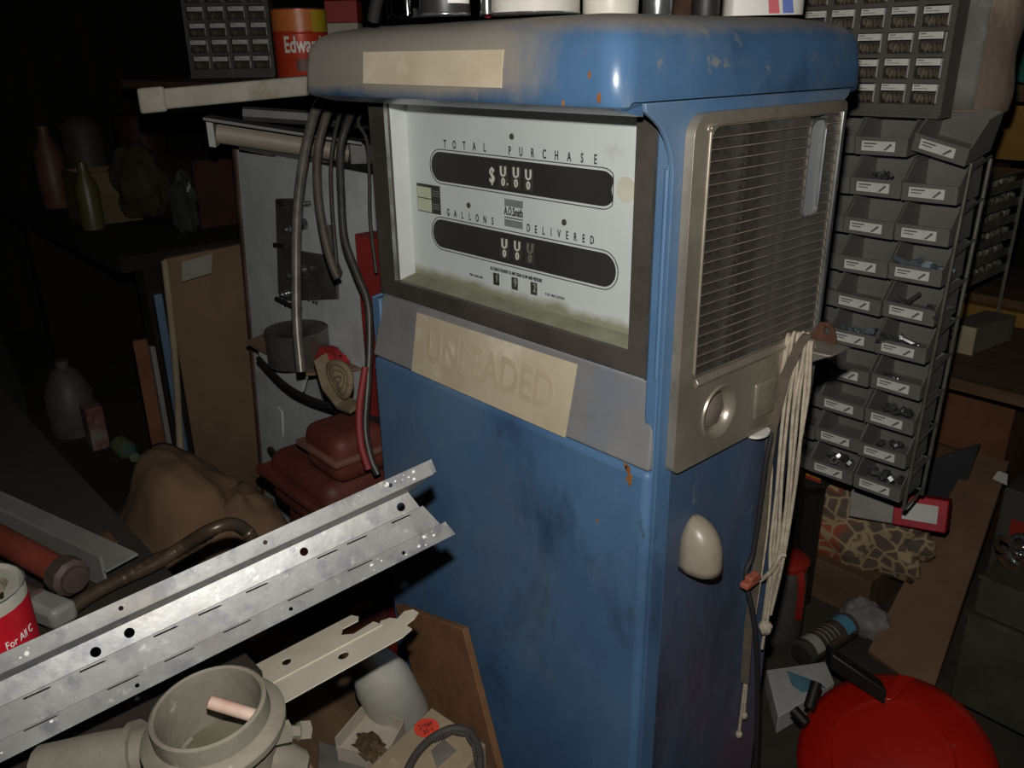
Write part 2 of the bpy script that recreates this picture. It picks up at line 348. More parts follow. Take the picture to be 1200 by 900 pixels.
def word(s, pts, size, cond=.62, m=m_ink, bold=.0003):        # each letter stands where the dial prints it
    a, b = dp(*pts[0]), dp(*pts[1]); n = len(s)
    me = MB()
    objs = []
    for i, ch in enumerate(s):
        if ch == ' ': continue
        p = a.lerp(b, i/(n-1)); objs.append((ch, p))
    first = None
    for ch, p in objs:
        o = text('letter', ch, (p.x, DY-.0004, p.z), X_, Z_, size, m, dial, cond, bold=bold, depth=.0002)
word('TOTAL', ((521.5, 169.2), (568, 173.2)), .0165)
word('PURCHASE', ((597.5, 177), (698, 187.2)), .0165)
word('GALLONS', ((525.5, 249.2), (577.5, 259.5)), .0150)
word('DELIVERED', ((619.5, 267.5), (694, 281.8)), .0150)
text('lettering', 'ACCURATE DELIVERY AT ANY USUAL FLOW AND PRESSURE', dp(604, 321.5, .0005), X_, Z_, .0072, m_ink, dial, .56, bold=-.00005)
text('lettering', 'PER GALLON', dp(558, 323.5, .0005), X_, Z_, .0050, m_ink, dial, .85, 1.25)
text('lettering', 'TAX INCLUDED', dp(650, 347.3, .0005), X_, Z_, .0050, m_ink, dial, .85, 1.3)
for (cx, cy, ch) in ((582, 327, '1'), (603.5, 332.3, '9'), (626, 338.2, '2')):
    p = dp(cx, cy); wl = ob('price_wheel', MB().box((p.x-.0062, DY-.0012, p.z-.0088), (p.x+.0062, DY, p.z+.0088)), m_wheel, dial)
    text('digit', ch, (p.x+.002, DY-.0014, p.z+.001), X_, Z_, .017, mat('price_digit', '#a9a8a0', rough=.6), wl, .7)
p = dp(602, 250); m_bar = mat('logo_bar', '#8b8c8c', '#7c7d7d', 60, .6)
for dy in (-11.5, 12.5):
    q = dp(602, 250+dy); ob('logo_bar', MB().plate([(q.x-.0190, q.z-.0050), (q.x+.0190, q.z-.0050), (q.x+.0190, q.z+.0050), (q.x-.0190, q.z+.0050)], [], .0005, MFRONT(DY)), m_bar, dial)
text('logo_lettering', 'A.O.Smith', (p.x, DY-.0004, p.z+.0012), X_, Z_, .0165, m_ink, dial, .56, bold=.0002)
ob('logo_underline', MB().plate([(p.x-.019, p.z-.0080), (p.x+.019, p.z-.0080), (p.x+.019, p.z-.0066), (p.x-.019, p.z-.0066)], [], .0005, MFRONT(DY)), m_ink, dial)
for cx, cy in ((600, 160), (549.5, 240.5), (661.5, 260.5)):
    q = dp(cx, cy); ob('dial_screw', MB().lathe([(.0042, 0), (.0040, .0014), (.0022, .0024), (0, .0027)], 14, frame((q.x, DY, q.z), X_, Z_)), m_frame, dial, smooth=50)
a, b = dp(488.5, 214), dp(517, 252)
tkt = ob('side_sticker', MB().box((a.x, DY-.0006, b.z), (b.x, DY, a.z)), m_black, dial, )
m_green = mat('pale_green', '#cfd3b8', '#c2c7a8', 20, .6)
zz = (a.z+b.z)/2; xm = a.x+(b.x-a.x)*.62
for z0, z1 in ((b.z+.0015, zz-.0008), (zz+.0008, a.z-.0045)):
    ob('sticker_window', MB().box((a.x+.0015, DY-.0011, z0), (xm, DY-.0006, z1)), m_green, tkt)
for k in range(3):
    for zc in ((b.z+zz)/2, (a.z+zz)/2-.002): ob('sticker_print', MB().box((xm+.002, DY-.0009, zc+(k-1)*.0035), (b.x-.002, DY-.0006, zc+(k-1)*.0035+.0012)), m_bar, tkt)
# stickers on hood and apron
ha, hb = U(424, 61, 1, .6495), U(588, 103, 1, .6495)
ob('hood_label', MB().add([(ha.x, .6515, ha.z), (hb.x, .6515, ha.z-.0005), (hb.x, .6478, hb.z), (ha.x, .6478, hb.z+.001), (ha.x, .656, ha.z), (hb.x, .656, ha.z), (hb.x, .652, hb.z), (ha.x, .652, hb.z)],
   [(0, 1, 2, 3), (4, 7, 6, 5), (0, 4, 5, 1), (1, 5, 6, 2), (2, 6, 7, 3), (3, 7, 4, 0)]), m_paper, pump)['label'] = 'blank stained cream paper label'
# apron plane: from (y .751, z 1.011) to (y .7352, zg)
av = V((0, .751-.7352, 1.011-zg)).normalized(); an = V((0, -av.z, av.y))
def onap(x, y, off=.0006):
    d = wdir(x, y); o = V((0, .7352, zg)); t = (o-CAM).dot(an)/d.dot(an); return CAM+d*t+an*off
c4 = [onap(489, 366), onap(677, 427), onap(662.5, 513), onap(482.5, 434.5)]
lab = ob('grade_label', MB().prism(c4, -an*.0012), m_paper, pump); lab['label'] = 'cream paper label with faded lettering'
m_fade = mat('faded_print', '#b3a488', '#c0b297', 9, .85)
lc = (c4[0]+c4[1]+c4[2]+c4[3])/4
text('lettering', 'UNLEADED', lc+an*.0007, X_, av, .070, m_fade, lab, .80, 1.0, bold=.0016, depth=.0002)
# aluminium side panel with louvers
A0, A1, B0, B1 = .7575, 1.083, .893, 1.319
hy, hz, hr = .846, .9525, .0325
ring = rrect(A0, B0, A1, B1, (.012, .012, .010, .026), 6); hole = rrect(.790, 1.0135, 1.069, 1.3035, (.003, .003, .008, .015), 5)
ob('side_trim', MB().plate(ring, [hole, circ(hy, hz, hr, 32)], .0125, MSIDE(XR+.0002)), m_alu, pump, bevel=.0035, seg=3)
trim2 = [(.790, 1.0135)]
ob('trim_bead', MB().tube([(XR+.0125, .7865, 1.02), (XR+.0125, .7865, 1.285), (XR+.0125, .790, 1.297), (XR+.0125, .802, 1.3065), (XR+.0125, 1.06, 1.3065)], .0022, 8, 4), m_alu, pump, smooth=60)
ob('trim_bead', MB().tube([(XR+.0135, 1.0725, 1.305), (XR+.0135, 1.0725, 1.018)], .0042, 8), m_chrome, pump, smooth=60)
ob('panel_ledge', MB().prism([(XR+.0122, .7905, 1.0125), (XR+.0175, .7905, 1.006), (XR+.0122, .7905, .9985)], (0, .276, 0)), m_alu, pump, bevel=.001)
ns = 23; pz = .289/ns
sy0, sy1, sz0, sz1 = 1.0, 1.036, 1.179, 1.298
def slat(spans):
    sl = MB()
    for y0, y1 in spans: sl.prism([(XR+.0098, y0, pz-.0002), (XR+.0106, y0, .0034), (XR+.0122, y0, .0026), (XR+.0122, y0, .0010), (XR+.0106, y0, .0004), (XR+.0015, y0, .0002), (XR+.0015, y0, pz-.0002)], (0, y1-y0, 0))
    o = ob('louver_slat', sl, m_slat, pump); e = MB()
    for y0, y1 in spans: e.box((XR+.0119, y0, .0011), (XR+.0131, y1, .0025))
    ob('slat_edge', e, mat('lit_lip', '#aaa498', '#857f74', 14, .35, .5), o); return o  # pale bar paints the light caught by each slat's lower lip
sA = slat([(.7908, 1.0683)]); sB = slat([(.7908, sy0-.002), (sy1+.002, 1.0683)])
usedA = usedB = False
for i in range(ns):
    z0 = 1.014+i*pz; cut = z0+pz > sz0
    src = sB if cut else sA
    if (cut and not usedB) or (not cut and not usedA): so = src
    else: so = dup(src, pump)
    if cut: usedB = True
    else: usedA = True
    so.location = -WL[pump.name]+V((0, 0, z0))
st = rrect(sy0, sz0, sy1, sz1, (.010, .008, .010, .014), 6)
sr = ob('slot_rim', MB().plate(rrect(sy0-.002, sz0-.002, sy1+.003, sz1+.002, .012, 6), [st], .0115, MSIDE(XR+.0008)), m_slat, pump, bevel=.0015)
ob('slot_back', MB().plate(st, [], .0015, MSIDE(XR+.0075)), mat('slot_grey', '#a9adae', '#93989a', 6, .4, .2), sr)
ob('slot_chrome', MB().tube([(XR+.0125, sy1-.001, sz0+.012), (XR+.0125, sy1-.001, sz1-.012)], .0028, 8), m_chrome, sr, smooth=60)
MX = frame((XR, hy, hz), Y_, Z_)
dish = ob('sight_dish', MB().lathe([(hr+.0045, .0126), (hr+.003, .0150), (hr-.001, .0142), (hr-.006, .006), (hr-.007, .001)], 32, MX, caps=False), m_alu, pump, smooth=50)
m_sight = mat('sight_glass', '#7d746a', '#6a6058', 6, .25, spots=[('#5a2a22', 18, .52, .62)])
ob('sight_glass', MB().lathe([(hr-.007, .001), (.018, .0075), (.010, .0105), (0, .0115)], 28, MX, caps=False), m_sight, dish, smooth=60)
ob('pressed_boss', MB().add([(XR+.0126, .926, .915), (XR+.0126, .975, .915), (XR+.0126, .975, .968), (XR+.0126, .926, .968), (XR+.0165, .931, .917), (XR+.0165, .975, .917), (XR+.0165, .975, .963), (XR+.0165, .931, .963)],
   [(4, 5, 6, 7), (0, 1, 5, 4), (1, 2, 6, 5), (2, 3, 7, 6), (3, 0, 4, 7), (0, 3, 2, 1)]), m_alu, pump, bevel=.002)
ob('drip_tab', MB().lathe([(.016, 0), (.016, .004), (.012, .006), (0, .0065)], 20, frame((XR+.010, .952, .8905), Y_, X_) @ Matrix.Diagonal((1.3, .8, 1, 1))), m_bone, pump, smooth=50)
# nozzle hook at the rear edge of the side panel
m_cast = mat('cast_grey', '#8a857c', '#716c64', 20, .6, .4, bump=.2)
hk = ob('nozzle_hook', MB().add([(XR+.0150, 1.000, 1.004), (XR+.0150, 1.062, 1.004), (-.486, 1.058, 1.004), (-.492, 1.012, 1.000), (XR+.0150, 1.004, .972), (XR+.0150, 1.055, .972), (-.508, 1.052, .990), (-.520, 1.018, .984)],
   [(0, 1, 2, 3), (4, 7, 6, 5), (0, 4, 5, 1), (1, 5, 6, 2), (2, 6, 7, 3), (3, 7, 4, 0)]), m_cast, pump, bevel=.003)
ob('hook_lug', MB().plate([(-.546, 1.004), (-.506, 1.004), (-.512, 1.022), (-.522, 1.033), (-.534, 1.030), (-.546, 1.010)], [circ(-.523, 1.020, .0055, 14)], .005, MFRONT(1.055)), m_rust, pump, bevel=.001)
# white plastic cup screwed to the lower side
cp = U(806, 660, 0, XR); ct = U(812, 606, 0, XR)
cy_ = cp.y+.004; n = 16; vs = []; fs = []
for i in range(13):
    t = math.sin(math.pi/2*i/12); z = cp.z+(ct.z-cp.z)*t*1.06; wv = .027*math.sqrt(max(0, 1-(max(0, t-.35)/.65)**2.4)); d = .047*math.sqrt(max(0, 1-(max(0, t-.12)/.88)**2.3))
    for j in range(n+1):
        a = math.pi*j/n; vs.append((XR+.0005+d*math.sin(a)**.7, cy_+wv*math.cos(a), z))
for i in range(12):
    for j in range(n): fs.append((i*(n+1)+j, i*(n+1)+j+1, (i+1)*(n+1)+j+1, (i+1)*(n+1)+j))
cup = ob('switch_shroud', MB().add(vs, fs), mat('old_cream_plastic', '#a1978a', '#8c8272', 8, .35, bump=.15), pump, smooth=70)
sd = cup.modifiers.new('wall', 'SOLIDIFY'); sd.thickness = .002; cup['label'] = 'cream plastic half-round cover'

# bare rusty chips in the paint
m_chiprust = mat('rust_chip', '#9a6a3c', '#6f4526', 90, .85)
def chip(c, u, v, n, r, seed):
    rnd = random.Random(seed); pts = [(r*rnd.uniform(.45, 1.1)*math.cos(a)*.8, r*rnd.uniform(.45, 1.1)*math.sin(a)*1.3) for a in [k*2*math.pi/9 for k in range(9)]]
    ob('rust_chip', MB().plate(pts, [], .0004, frame(V(c)+V(n)*.0002, u, v)), m_chiprust, pump)
for k, (x, y, r) in enumerate(((736, 549, .006), (738, 561, .009), (733, 545, .004), (560, 640, .003), (700, 610, .003))): chip(U(x, y, 1, .735), X_, Z_, (0, -1, 0), r, k)
for k, (x, y, r) in enumerate(((691, 88, .004), (702, 115, .005), (660, 121, .003))): chip(U(x, y, 1, .6488), X_, Z_, (0, -1, 0), r, k+9)
for k, (x, y, r) in enumerate(((773, 399, .006), (774, 406, .004))): chip(U(x, y, 1, .7433), X_, Z_, (0, -1, 0), r, k+20)
# ================================================================ parts bins, drawers and clutter right of the pump
m_bin = mat('bin_grey', '#7a7772', '#6b6863', 8, .55, spots=[('#88847c', 14, .6, .8)])
m_card = mat('label_card', '#e6e5df', '#d6d4cd', 14, .8)
m_print = mat('label_print', '#6d6c69', rough=.8)
m_steel = mat('bright_steel', '#b9bcbd', '#8d9091', 40, .22, .85)
m_zinc = mat('blue_zinc', '#9fb2ba', '#7d939c', 30, .3, .7)
m_wire = mat('wire_grey', '#7d7971', '#67635b', 20, .5, .5)
def fit_bin():
    r = thing('parts_bin', '', 'bin'); W = .0495; t = .0022
    prof = [(0, 0), (0, .031), (.005, .034), (.042, .071), (.098, .071), (.098, 0)]
    b = MB()
    for sx in (-1, 1): b.prism([(sx*W-(t if sx > 0 else 0), y, z) for y, z in prof], (t, 0, 0))
    b.box((-W+t, 0, 0), (W-t, .098, t)).box((-W+t, .096, t), (W-t, .098, .071)).box((-W+t, 0, t), (W-t, .0025, .031)).box((-W, -.003, .029), (W, .0, .033))
    ob('tray', b, m_bin, r)
    lb = ob('label_card', MB().box((-.037, -.0012, .0075), (.027, .0, .0255)), m_card, r)
    p = MB(); p.box((-.033, -.0015, .0195), (-.008, -.0011, .0222)).box((-.033, -.0015, .0145), (-.014, -.0011, .0165))
    p.prism([(.006, -.0015, .010), (.010, -.0015, .009), (.022, -.0015, .020), (.018, -.0015, .0225)], (0, .0004, 0))
    ob('print', p, m_print, lb); return r
bin0 = fit_bin()
def bolt_mesh():
    return MB().lathe([(.0058, 0), (.0058, .004), (.0033, .0042), (.0033, .030), (0, .031)], 6)
def nut_mesh(): return MB().plate(circ(0, 0, .0062, 6), [circ(0, 0, .0032, 8)], .005)
bolt0 = ob('bolt', bolt_mesh(), m_steel); nut0 = ob('hex_nut', nut_mesh(), m_steel); bolt0.data.materials[0] = m_steel
bb0 = bolt0.copy(); bb0.data = bolt0.data.copy(); bb0.data.materials[0] = m_zinc
use = {'bolt': None, 'hex_nut': None}
RW = [(1.1336+.0763)-.0763*i for i in range(10)]
colx = {'left': -.838, 'middle': -.7375, 'right': -.6355}
what = {('right', 3): ('large blue-zinc bolts', 'bolt', 6, 1.7, True), ('right', 4): ('long steel bolts', 'bolt', 6, 1.2, False), ('right', 5): ('short thick studs', 'bolt', 4, 1.35, False), ('right', 6): ('bright short bolts', 'bolt', 4, .8, False),
        ('right', 7): ('loose steel washers and nuts', 'hex_nut', 8, 1.5, False), ('right', 8): ('small shiny nuts', 'hex_nut', 8, 1.1, False), ('right', 9): ('a heap of steel nuts', 'hex_nut', 8, 1.6, False),
        ('middle', 1): ('square and shiny nuts', 'hex_nut', 7, 1.3, False), ('middle', 5): ('pale steel bolts', 'bolt', 5, 1.2, True), ('middle', 9): ('bright hex nuts', 'hex_nut', 6, 1.5, False), ('left', 9): ('a few shiny nuts', 'hex_nut', 4, 1.3, False),
        ('left', 5): ('a couple of bolts', 'bolt', 3, 1.0, False)}
first = True; usedb = {'bolt': False, 'hex_nut': False, 'z': False}
for cn, cx in colx.items():
    for i, z in enumerate(RW):
        r = bin0 if first else dup(bin0); first = False
        loc = V((cx-.0009*i+random.uniform(-.0015, .0015), 1.6+random.uniform(0, .006), z-.018)); r.location = loc
        r.rotation_euler = (math.radians(4+random.uniform(-1, 1)), math.radians(random.uniform(-1.2, 1.2)), 0)
        lab_ = f'grey bin {ORD[i]} from top' if i else 'grey bin at the top'
        lab_ += {'left': ' of the column beside the pump', 'middle': ' of the middle column', 'right': ' of the right column'}[cn]
        k = what.get((cn, i))
        if k: lab_ += ', holding '+k[0]
        if cn == 'right' and i == 0:
            r.rotation_euler = (math.radians(12), math.radians(13), 0); r.location = loc+V((.006, -.012, .004)); lab_ = 'grey bin tipped askew at the top of the right column'
        tag(r, lab_, 'bin', 'grey bins on the wire rack')
        if k:
            for q in range(k[2]):
                zn = k[4] and k[1] == 'bolt'; src = bb0 if zn else (bolt0 if k[1] == 'bolt' else nut0); key = 'z' if zn else k[1]
                o = src if not usedb[key] else src.copy()
                if o.name not in col.objects: col.objects.link(o)
                usedb[key] = True
                lay = k[1] == 'bolt'
                o.location = loc+V((random.uniform(-.028, .03), random.uniform(.012, .045), (.022 if lay else .028)+random.uniform(0, .008)))
                o.rotation_euler = (random.uniform(1.1, 1.9), random.uniform(-.2, .2), random.uniform(0, 6.28)) if lay else (random.uniform(-.9, .9), random.uniform(-.9, .9), random.uniform(0, 6))
                o.scale = (k[3],)*3
                tag(o, f'one of the {k[0]} in {cn} column bin {ORD[i]} from top'.replace('the a ', 'the '), 'bolt' if lay else 'nut', f'{k[1]}s in {cn} column bin {ORD[i]} from top')
# round timber post wrapped in grey paper beside the drawers
pc = U(1143, 90, 1, 1.725); pt = thing('timber_post', 'round pale timber post half wrapped in grey paper beside the drawers', 'post', (pc.x, 1.725, 1.27))
m_post = mat('old_timber', '#8b7a6b', '#6f5f53', 7, .9, bump=.3, bs=20, stretch=(2, 2, .8), spots=[('#a89a86', 7, .52, .66), ('#5f4a3e', 9, .60, .72)])
ob('trunk', MB().tube([(pc.x, 1.725, z) for z in (1.27, 1.35, 1.45, 1.6, 2.0, 2.4, 2.69)], .064, 16, rf=lambda t: 1+.06*math.sin(t*23)), m_post, pt, smooth=60)
wrap = MB().lathe([(.0700, 1.275), (.0708, 1.32), (.0702, 1.42), (.0708, 1.55), (.0701, 1.7), (.070, 1.9)], 16, Matrix.Translation((pc.x, 1.725, 0)) @ Matrix.Rotation(math.radians(180), 4, 'Z'), arc=.32)
wo = ob('paper_wrap', wrap, mat('grey_paper', '#8b8a83', '#75746d', 14, .9, spots=[('#a09e96', 25, .56, .7)]), pt, smooth=60); wo.modifiers.new('t', 'SOLIDIFY').thickness = .001
# wire rack that carries the bins
rk = thing('wire_rack', 'grey wire rack holding three columns of parts bins', 'rack', (-.73, 1.68, .49))
for (x, y) in ((-.577, 1.612), (-.577, 1.70), (-.90, 1.70)):
    ob('upright', MB().tube([(x-.010, y, .49), (x, y, 1.19)], .0042, 8, smooth=False), m_wire, rk, smooth=60)
ob('support_post', MB().tube([(-.872, 1.715, .002), (-.872, 1.715, 1.19)], .011, 8), mat('post_dark', '#2e2b28', rough=.6), rk, smooth=60)
for i in range(10):
    z = RW[i]-.028
    ob('rung', MB().tube([(-.577-.0009*i, 1.612, z-.006), (-.577-.0009*i, 1.70, z+.012)], .003, 6), m_wire, rk, smooth=60)
    ob('support_bar', MB().tube([(-.577-.0009*i, 1.704, z+.004), (-.90, 1.704, z+.004)], .003, 6), m_wire, rk, smooth=60)
# small-drawer cabinet
m_cab = mat('cabinet_grey', '#65615b', '#58544f', 8, .5)
m_clear = glass('drawer_plastic', (.93, .92, .90, 1), .07, .2)
m_bits = mat('drawer_bits', '#989284', '#5a554c', 55, .5, .2, spots=[('#b5b0a2', 80, .58, .66)])
m_edge = mat('plastic_edge', '#b9b9b6', rough=.2)
def cabinet(label, loc, rz, nc, nr, group, skip=()):
    P, Q = .057, .0427; Wd = nc*P+.012; Hh = nr*Q+.026
    c = thing('drawer_cabinet', label, 'cabinet', (0, 0, 0)); c.location = loc; c.rotation_euler = (0, 0, rz)
    holes = []
    for i in range(nc):
        for j in range(nr):
            x = -Wd+.006+P*i; z = .020+Q*j; holes.append([(x+.004, z+.003), (x+P-.004, z+.003), (x+P-.004, z+Q-.004), (x+.004, z+Q-.004)])
    ob('face_grid', MB().plate([(-Wd, 0), (0, 0), (0, Hh), (-Wd, Hh)], holes, .012, frame((0, .012, 0), X_, Z_)), m_cab, c)
    ob('casing', MB().box((-Wd, .0121, 0), (-Wd+.003, .048, Hh)).box((-.003, .0121, 0), (0, .048, Hh)).box((-Wd+.003, .045, 0), (-.003, .048, Hh)).box((-Wd+.003, .0121, Hh-.003), (-.003, .045, Hh)).box((-Wd+.003, .0121, 0), (-.003, .045, .003)).box((-Wd, -.006, 0), (.0, -.0001, .006)), m_cab, c)
    d0 = None
    for i in range(nc):
        for j in range(nr):
            x = -Wd+.006+P*(i+.5); z = .020+Q*(j+.5)
            if (i, j) in skip: continue
            if d0 is None:
                d0 = ob('drawer', MB().box((-.0238, .003, -.0178), (.0238, .0045, .0168)), m_clear, c); d0.location = (x, 0, z)
                lb = ob('label_card', MB().box((-.0225, .0012, .0045), (.0200, .0028, .0158)), m_card, d0)
                ob('print', MB().box((-.020, .0010, .0120), (-.009, .0013, .0137)).box((-.020, .0010, .0080), (.004, .0013, .0090)), m_print, lb)
                ob('front_edge', MB().box((.0212, .0002, -.0165), (.0232, .0030, .0160)), m_edge, d0)
                vs = MB()
                for q in range(9): vs.blob((-.019+.0046*q, .011+.003*math.sin(q*2), -.0085+.002*math.cos(q*3)), (.0040, .005, .0075), .5, 3, 4, q)
                ob('contents', vs, m_bits, d0, kind='stuff'); ob('drawer_tray', MB().box((-.0235, .0046, -.0176), (.0235, .042, -.0166)).box((-.0235, .040, -.0166), (.0235, .0415, .016)), m_cab, d0)
                d = d0
            else: d = dup(d0, c); d.location = (x, 0, z)
            if random.random() < .3:
                for ch in d.children:
                    if ch.name.startswith('label_card'): ch.location = V((random.uniform(-.003, .003), 0, random.uniform(-.002, .001)))
    return c
cabinet('grey small-drawer cabinet with white labels behind the pump hood', (-.640, 1.602, 1.262), 0, 6, 6, 'drawer cabinets')
# shelving of rough boards on the far right
m_plank = mat('shelf_wood', '#6b523b', '#54402c', 6, .85, bump=.3, bs=20, stretch=(.5, 4, 4))
m_ochre = mat('ochre_board', '#a17c36', '#876629', 6, .8, bump=.2)
m_brown = mat('brown_board', '#7d5236', '#66422c', 5, .85, bump=.2)
sy = 2.75
sh = thing('timber_shelving', 'rough timber shelving standing behind the wire rack on the right', 'shelf', (.2, sy+.2, 0))
for x in (-1.05, .9): ob('upright', MB().box((x-.045, sy+.02, 0), (x+.045, sy+.40, 2.3)), m_plank, sh)
for (py_) in (100, 355):
    z = U(1195, py_, 1, sy).z
    ob('shelf_board', MB().box((-1.004, sy+.02, z-.045), (.854, sy+.42, z)), m_plank, sh)
zA = U(1185, 123, 1, sy).z; zB = U(1185, 186, 1, sy).z
ob('ochre_rail', MB().box((-1.08, sy-.03, zB), (.95, sy+.018, zA)), m_ochre, sh)
zA = U(1185, 362, 1, sy).z; zB = U(1185, 385, 1, sy).z
ob('ochre_rail', MB().box((-1.08, sy-.03, zB), (.95, sy+.018, zA)), m_ochre, sh)
zp = U(1122, 407, 1, 2.40).z; z1 = zp-.013; xl = U(1095, 470, 1, 2.44).x; xr = U(1192, 470, 1, 2.44).x
tag(ob('timber_plank', MB().box((xl-.03, 2.15, zp-.03), (xr+.10, 2.71, zp)), m_plank), 'horizontal timber plank lying on the large brown box', 'plank')
tag(ob('brown_carton', MB().box((xl, 2.44, 0), (xr, 2.70, zp-.031)), m_brown, bevel=.004), 'large brown board box standing below the shelving', 'box')
ob('edge_batten', MB().box((xl, 2.425, U(1100, 520, 1, 2.43).z-.03), (xr, 2.4395, U(1100, 520, 1, 2.43).z)), m_plank, bpy.data.objects['brown_carton'])
wa0, wa1 = U(1107, 390, 1, 2.36), U(1144, 390, 1, 2.36)
wcn = thing('white_carton', 'small off-white carton lying on the plank behind the wire rack', 'box', (wa0.x, 2.36, zp))
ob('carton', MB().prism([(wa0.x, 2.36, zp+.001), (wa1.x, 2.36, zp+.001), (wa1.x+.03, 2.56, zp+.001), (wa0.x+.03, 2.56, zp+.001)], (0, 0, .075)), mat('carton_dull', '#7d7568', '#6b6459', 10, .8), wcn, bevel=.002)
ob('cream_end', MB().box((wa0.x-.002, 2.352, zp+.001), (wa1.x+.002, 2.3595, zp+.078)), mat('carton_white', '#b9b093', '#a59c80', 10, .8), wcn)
tz = U(1185, 60, 1, sy+.1)
tag(ob('teal_bundle', MB().blob((tz.x+.05, sy+.18, U(1195, 100, 1, sy).z+.13), (.17, .13, .15), .3, 2.2, 14, 3, flat=-.85), mat('teal_plastic', '#4a9a86', '#2f6b5f', 9, .4), smooth=60), 'teal plastic bundle on the top right shelf', 'bundle')
# second wire basket standing behind the rack, seen from its side
bk = thing('wire_basket_tower', 'dark wire basket tower of small hardware behind the parts rack', 'basket', (-.9, 2.6, .5))
bx = -.80; P_ = lambda x, y: U(x, y, 0, bx)
y0_, y1_ = P_(1128, 300).y, P_(1183, 300).y; zt, zb = P_(1150, 213).z, P_(1140, 335).z
m_dw = mat('dark_wire', '#a39d90', '#857f73', 20, .5, .5)
for y in (y0_, y1_):
    for x in (bx, bx-.2): ob('corner_wire', MB().tube([(x, y, z1+.013), (x, y, zt+.02)], .005, 6), m_dw, bk)
ob('top_tray', MB().box((bx-.2, y0_, zt-.004), (bx, y1_, zt)), m_dw, bk)
nb = 6
for i in range(nb):
    z = zb+(zt-zb)*i/nb
    ob('basket', MB().box((bx-.195, y0_+.005, z), (bx-.005, y1_-.005, z+.003)).box((bx-.006, y0_+.005, z), (bx-.003, y1_-.005, z+.022)).box((bx-.195, y0_+.005, z), (bx-.005, y0_+.008, z+.025)), m_dw, bk)
    vs = MB()
    for q in range(16): vs.blob((bx-.02-.01*random.random(), y0_+.02+(y1_-y0_-.04)*q/15, z+.022), (.010, .012, .012), .5, 3, 4, q+i*20)
    ob('hardware', vs, m_bits, bk, kind='stuff')
# plank leaning low on the right
def PL(x, y, p0, n):
    d = wdir(x, y); return CAM+d*((V(p0)-CAM).dot(V(n))/d.dot(V(n)))
n_ = V((0, -.40, .917)); p0 = (-.55, 1.78, .035)
cs = [PL(1140, 528, p0, n_), PL(1183, 541, p0, n_), PL(1091, 816, p0, n_), PL(1017, 762, p0, n_)]
tag(ob('wide_plank', MB().prism(cs, -n_*.022), mat('tan_plank', '#8a6b52', '#765a45', 5, .8, bump=.15, bs=12, spots=[('#463426', 6, .66, .75)]), bevel=.002), 'wide tan plank sloping down between the toolbox and the cloth bag', 'plank')
sk = [PL(x, y, p0, n_)+n_*.0012 for x, y in ((1170, 552), (1181, 556), (1180, 569), (1163, 561))]
tag(ob('paper_sticker', MB().prism(sk, -n_*.001), m_card), 'small white paper sticker near the upper end of the wide plank', 'sticker')
# olive metal toolbox
m_olive = mat('olive_metal', '#5a5746', '#48463a', 7, .45, .3, bump=.1)
ty = 1.66; ta, tb = U(1139, 672, 1, ty), U(1105, 815, 1, ty); tm = U(1124, 714, 1, ty)
tbx = thing('toolbox', 'dark olive metal toolbox at the lower right edge', 'toolbox', (ta.x+.3, ty+.15, 0))
ob('chest', MB().box((tb.x+.012, ty, max(tb.z, .002)), (tb.x+.62, ty+.26, tm.z)), m_olive, tbx, bevel=.004)
ob('lid', MB().box((tb.x+.018, ty+.006, tm.z+.004), (tb.x+.615, ty+.25, ta.z)), m_olive, tbx, bevel=.004)
ob('lid_lip', MB().box((tb.x+.008, ty-.006, tm.z-.004), (tb.x+.622, ty+.002, tm.z+.004)), mat('worn_metal', '#7d7a6c', '#57554a', 20, .35, .6), tbx)
ob('lid_edge', MB().box((tb.x+.016, ty+.002, ta.z-.004), (tb.x+.617, ty+.008, ta.z+.001)), MATS['worn_metal'], tbx)
for k, (x, y) in enumerate(((1185, 655), (1197, 648), (1176, 662), (1192, 664))):
    p = U(x, y, 1, ty+.08+.03*k); p.z = ta.z+.014
    tag(ob('metal_coil', MB().tube([p+V((.022*math.cos(a), .022*math.sin(a), .006*math.sin(2*a+k))) for a in [i*.7 for i in range(9)]], .006, 6), m_steel if k % 2 else m_rust, smooth=60),
        ['small dark rusty coil', 'shiny steel coil', 'rusty coil at the left corner', 'bright coil nearest the edge'][k]+' lying on the olive toolbox', 'coil')
gx = U(1185, 600, 1, 2.02)
bxg = thing('metal_case', 'dark grey metal case with a red badge behind the toolbox', 'case', (gx.x+.12, 2.1, 0))
ob('case_body', MB().box((gx.x-.02, 2.0, 0), (gx.x+.4, 2.25, U(1190, 575, 1, 2.0).z)), mat('case_grey', '#55554e', '#46463f', 6, .5, .3), bxg, bevel=.005)
rr = U(1195, 620, 1, 1.999); ob('badge', MB().box((rr.x-.02, 1.995, rr.z-.022), (rr.x+.06, 2.0, rr.z+.02)), mat('badge_red', '#8a2a22', rough=.5), bxg)
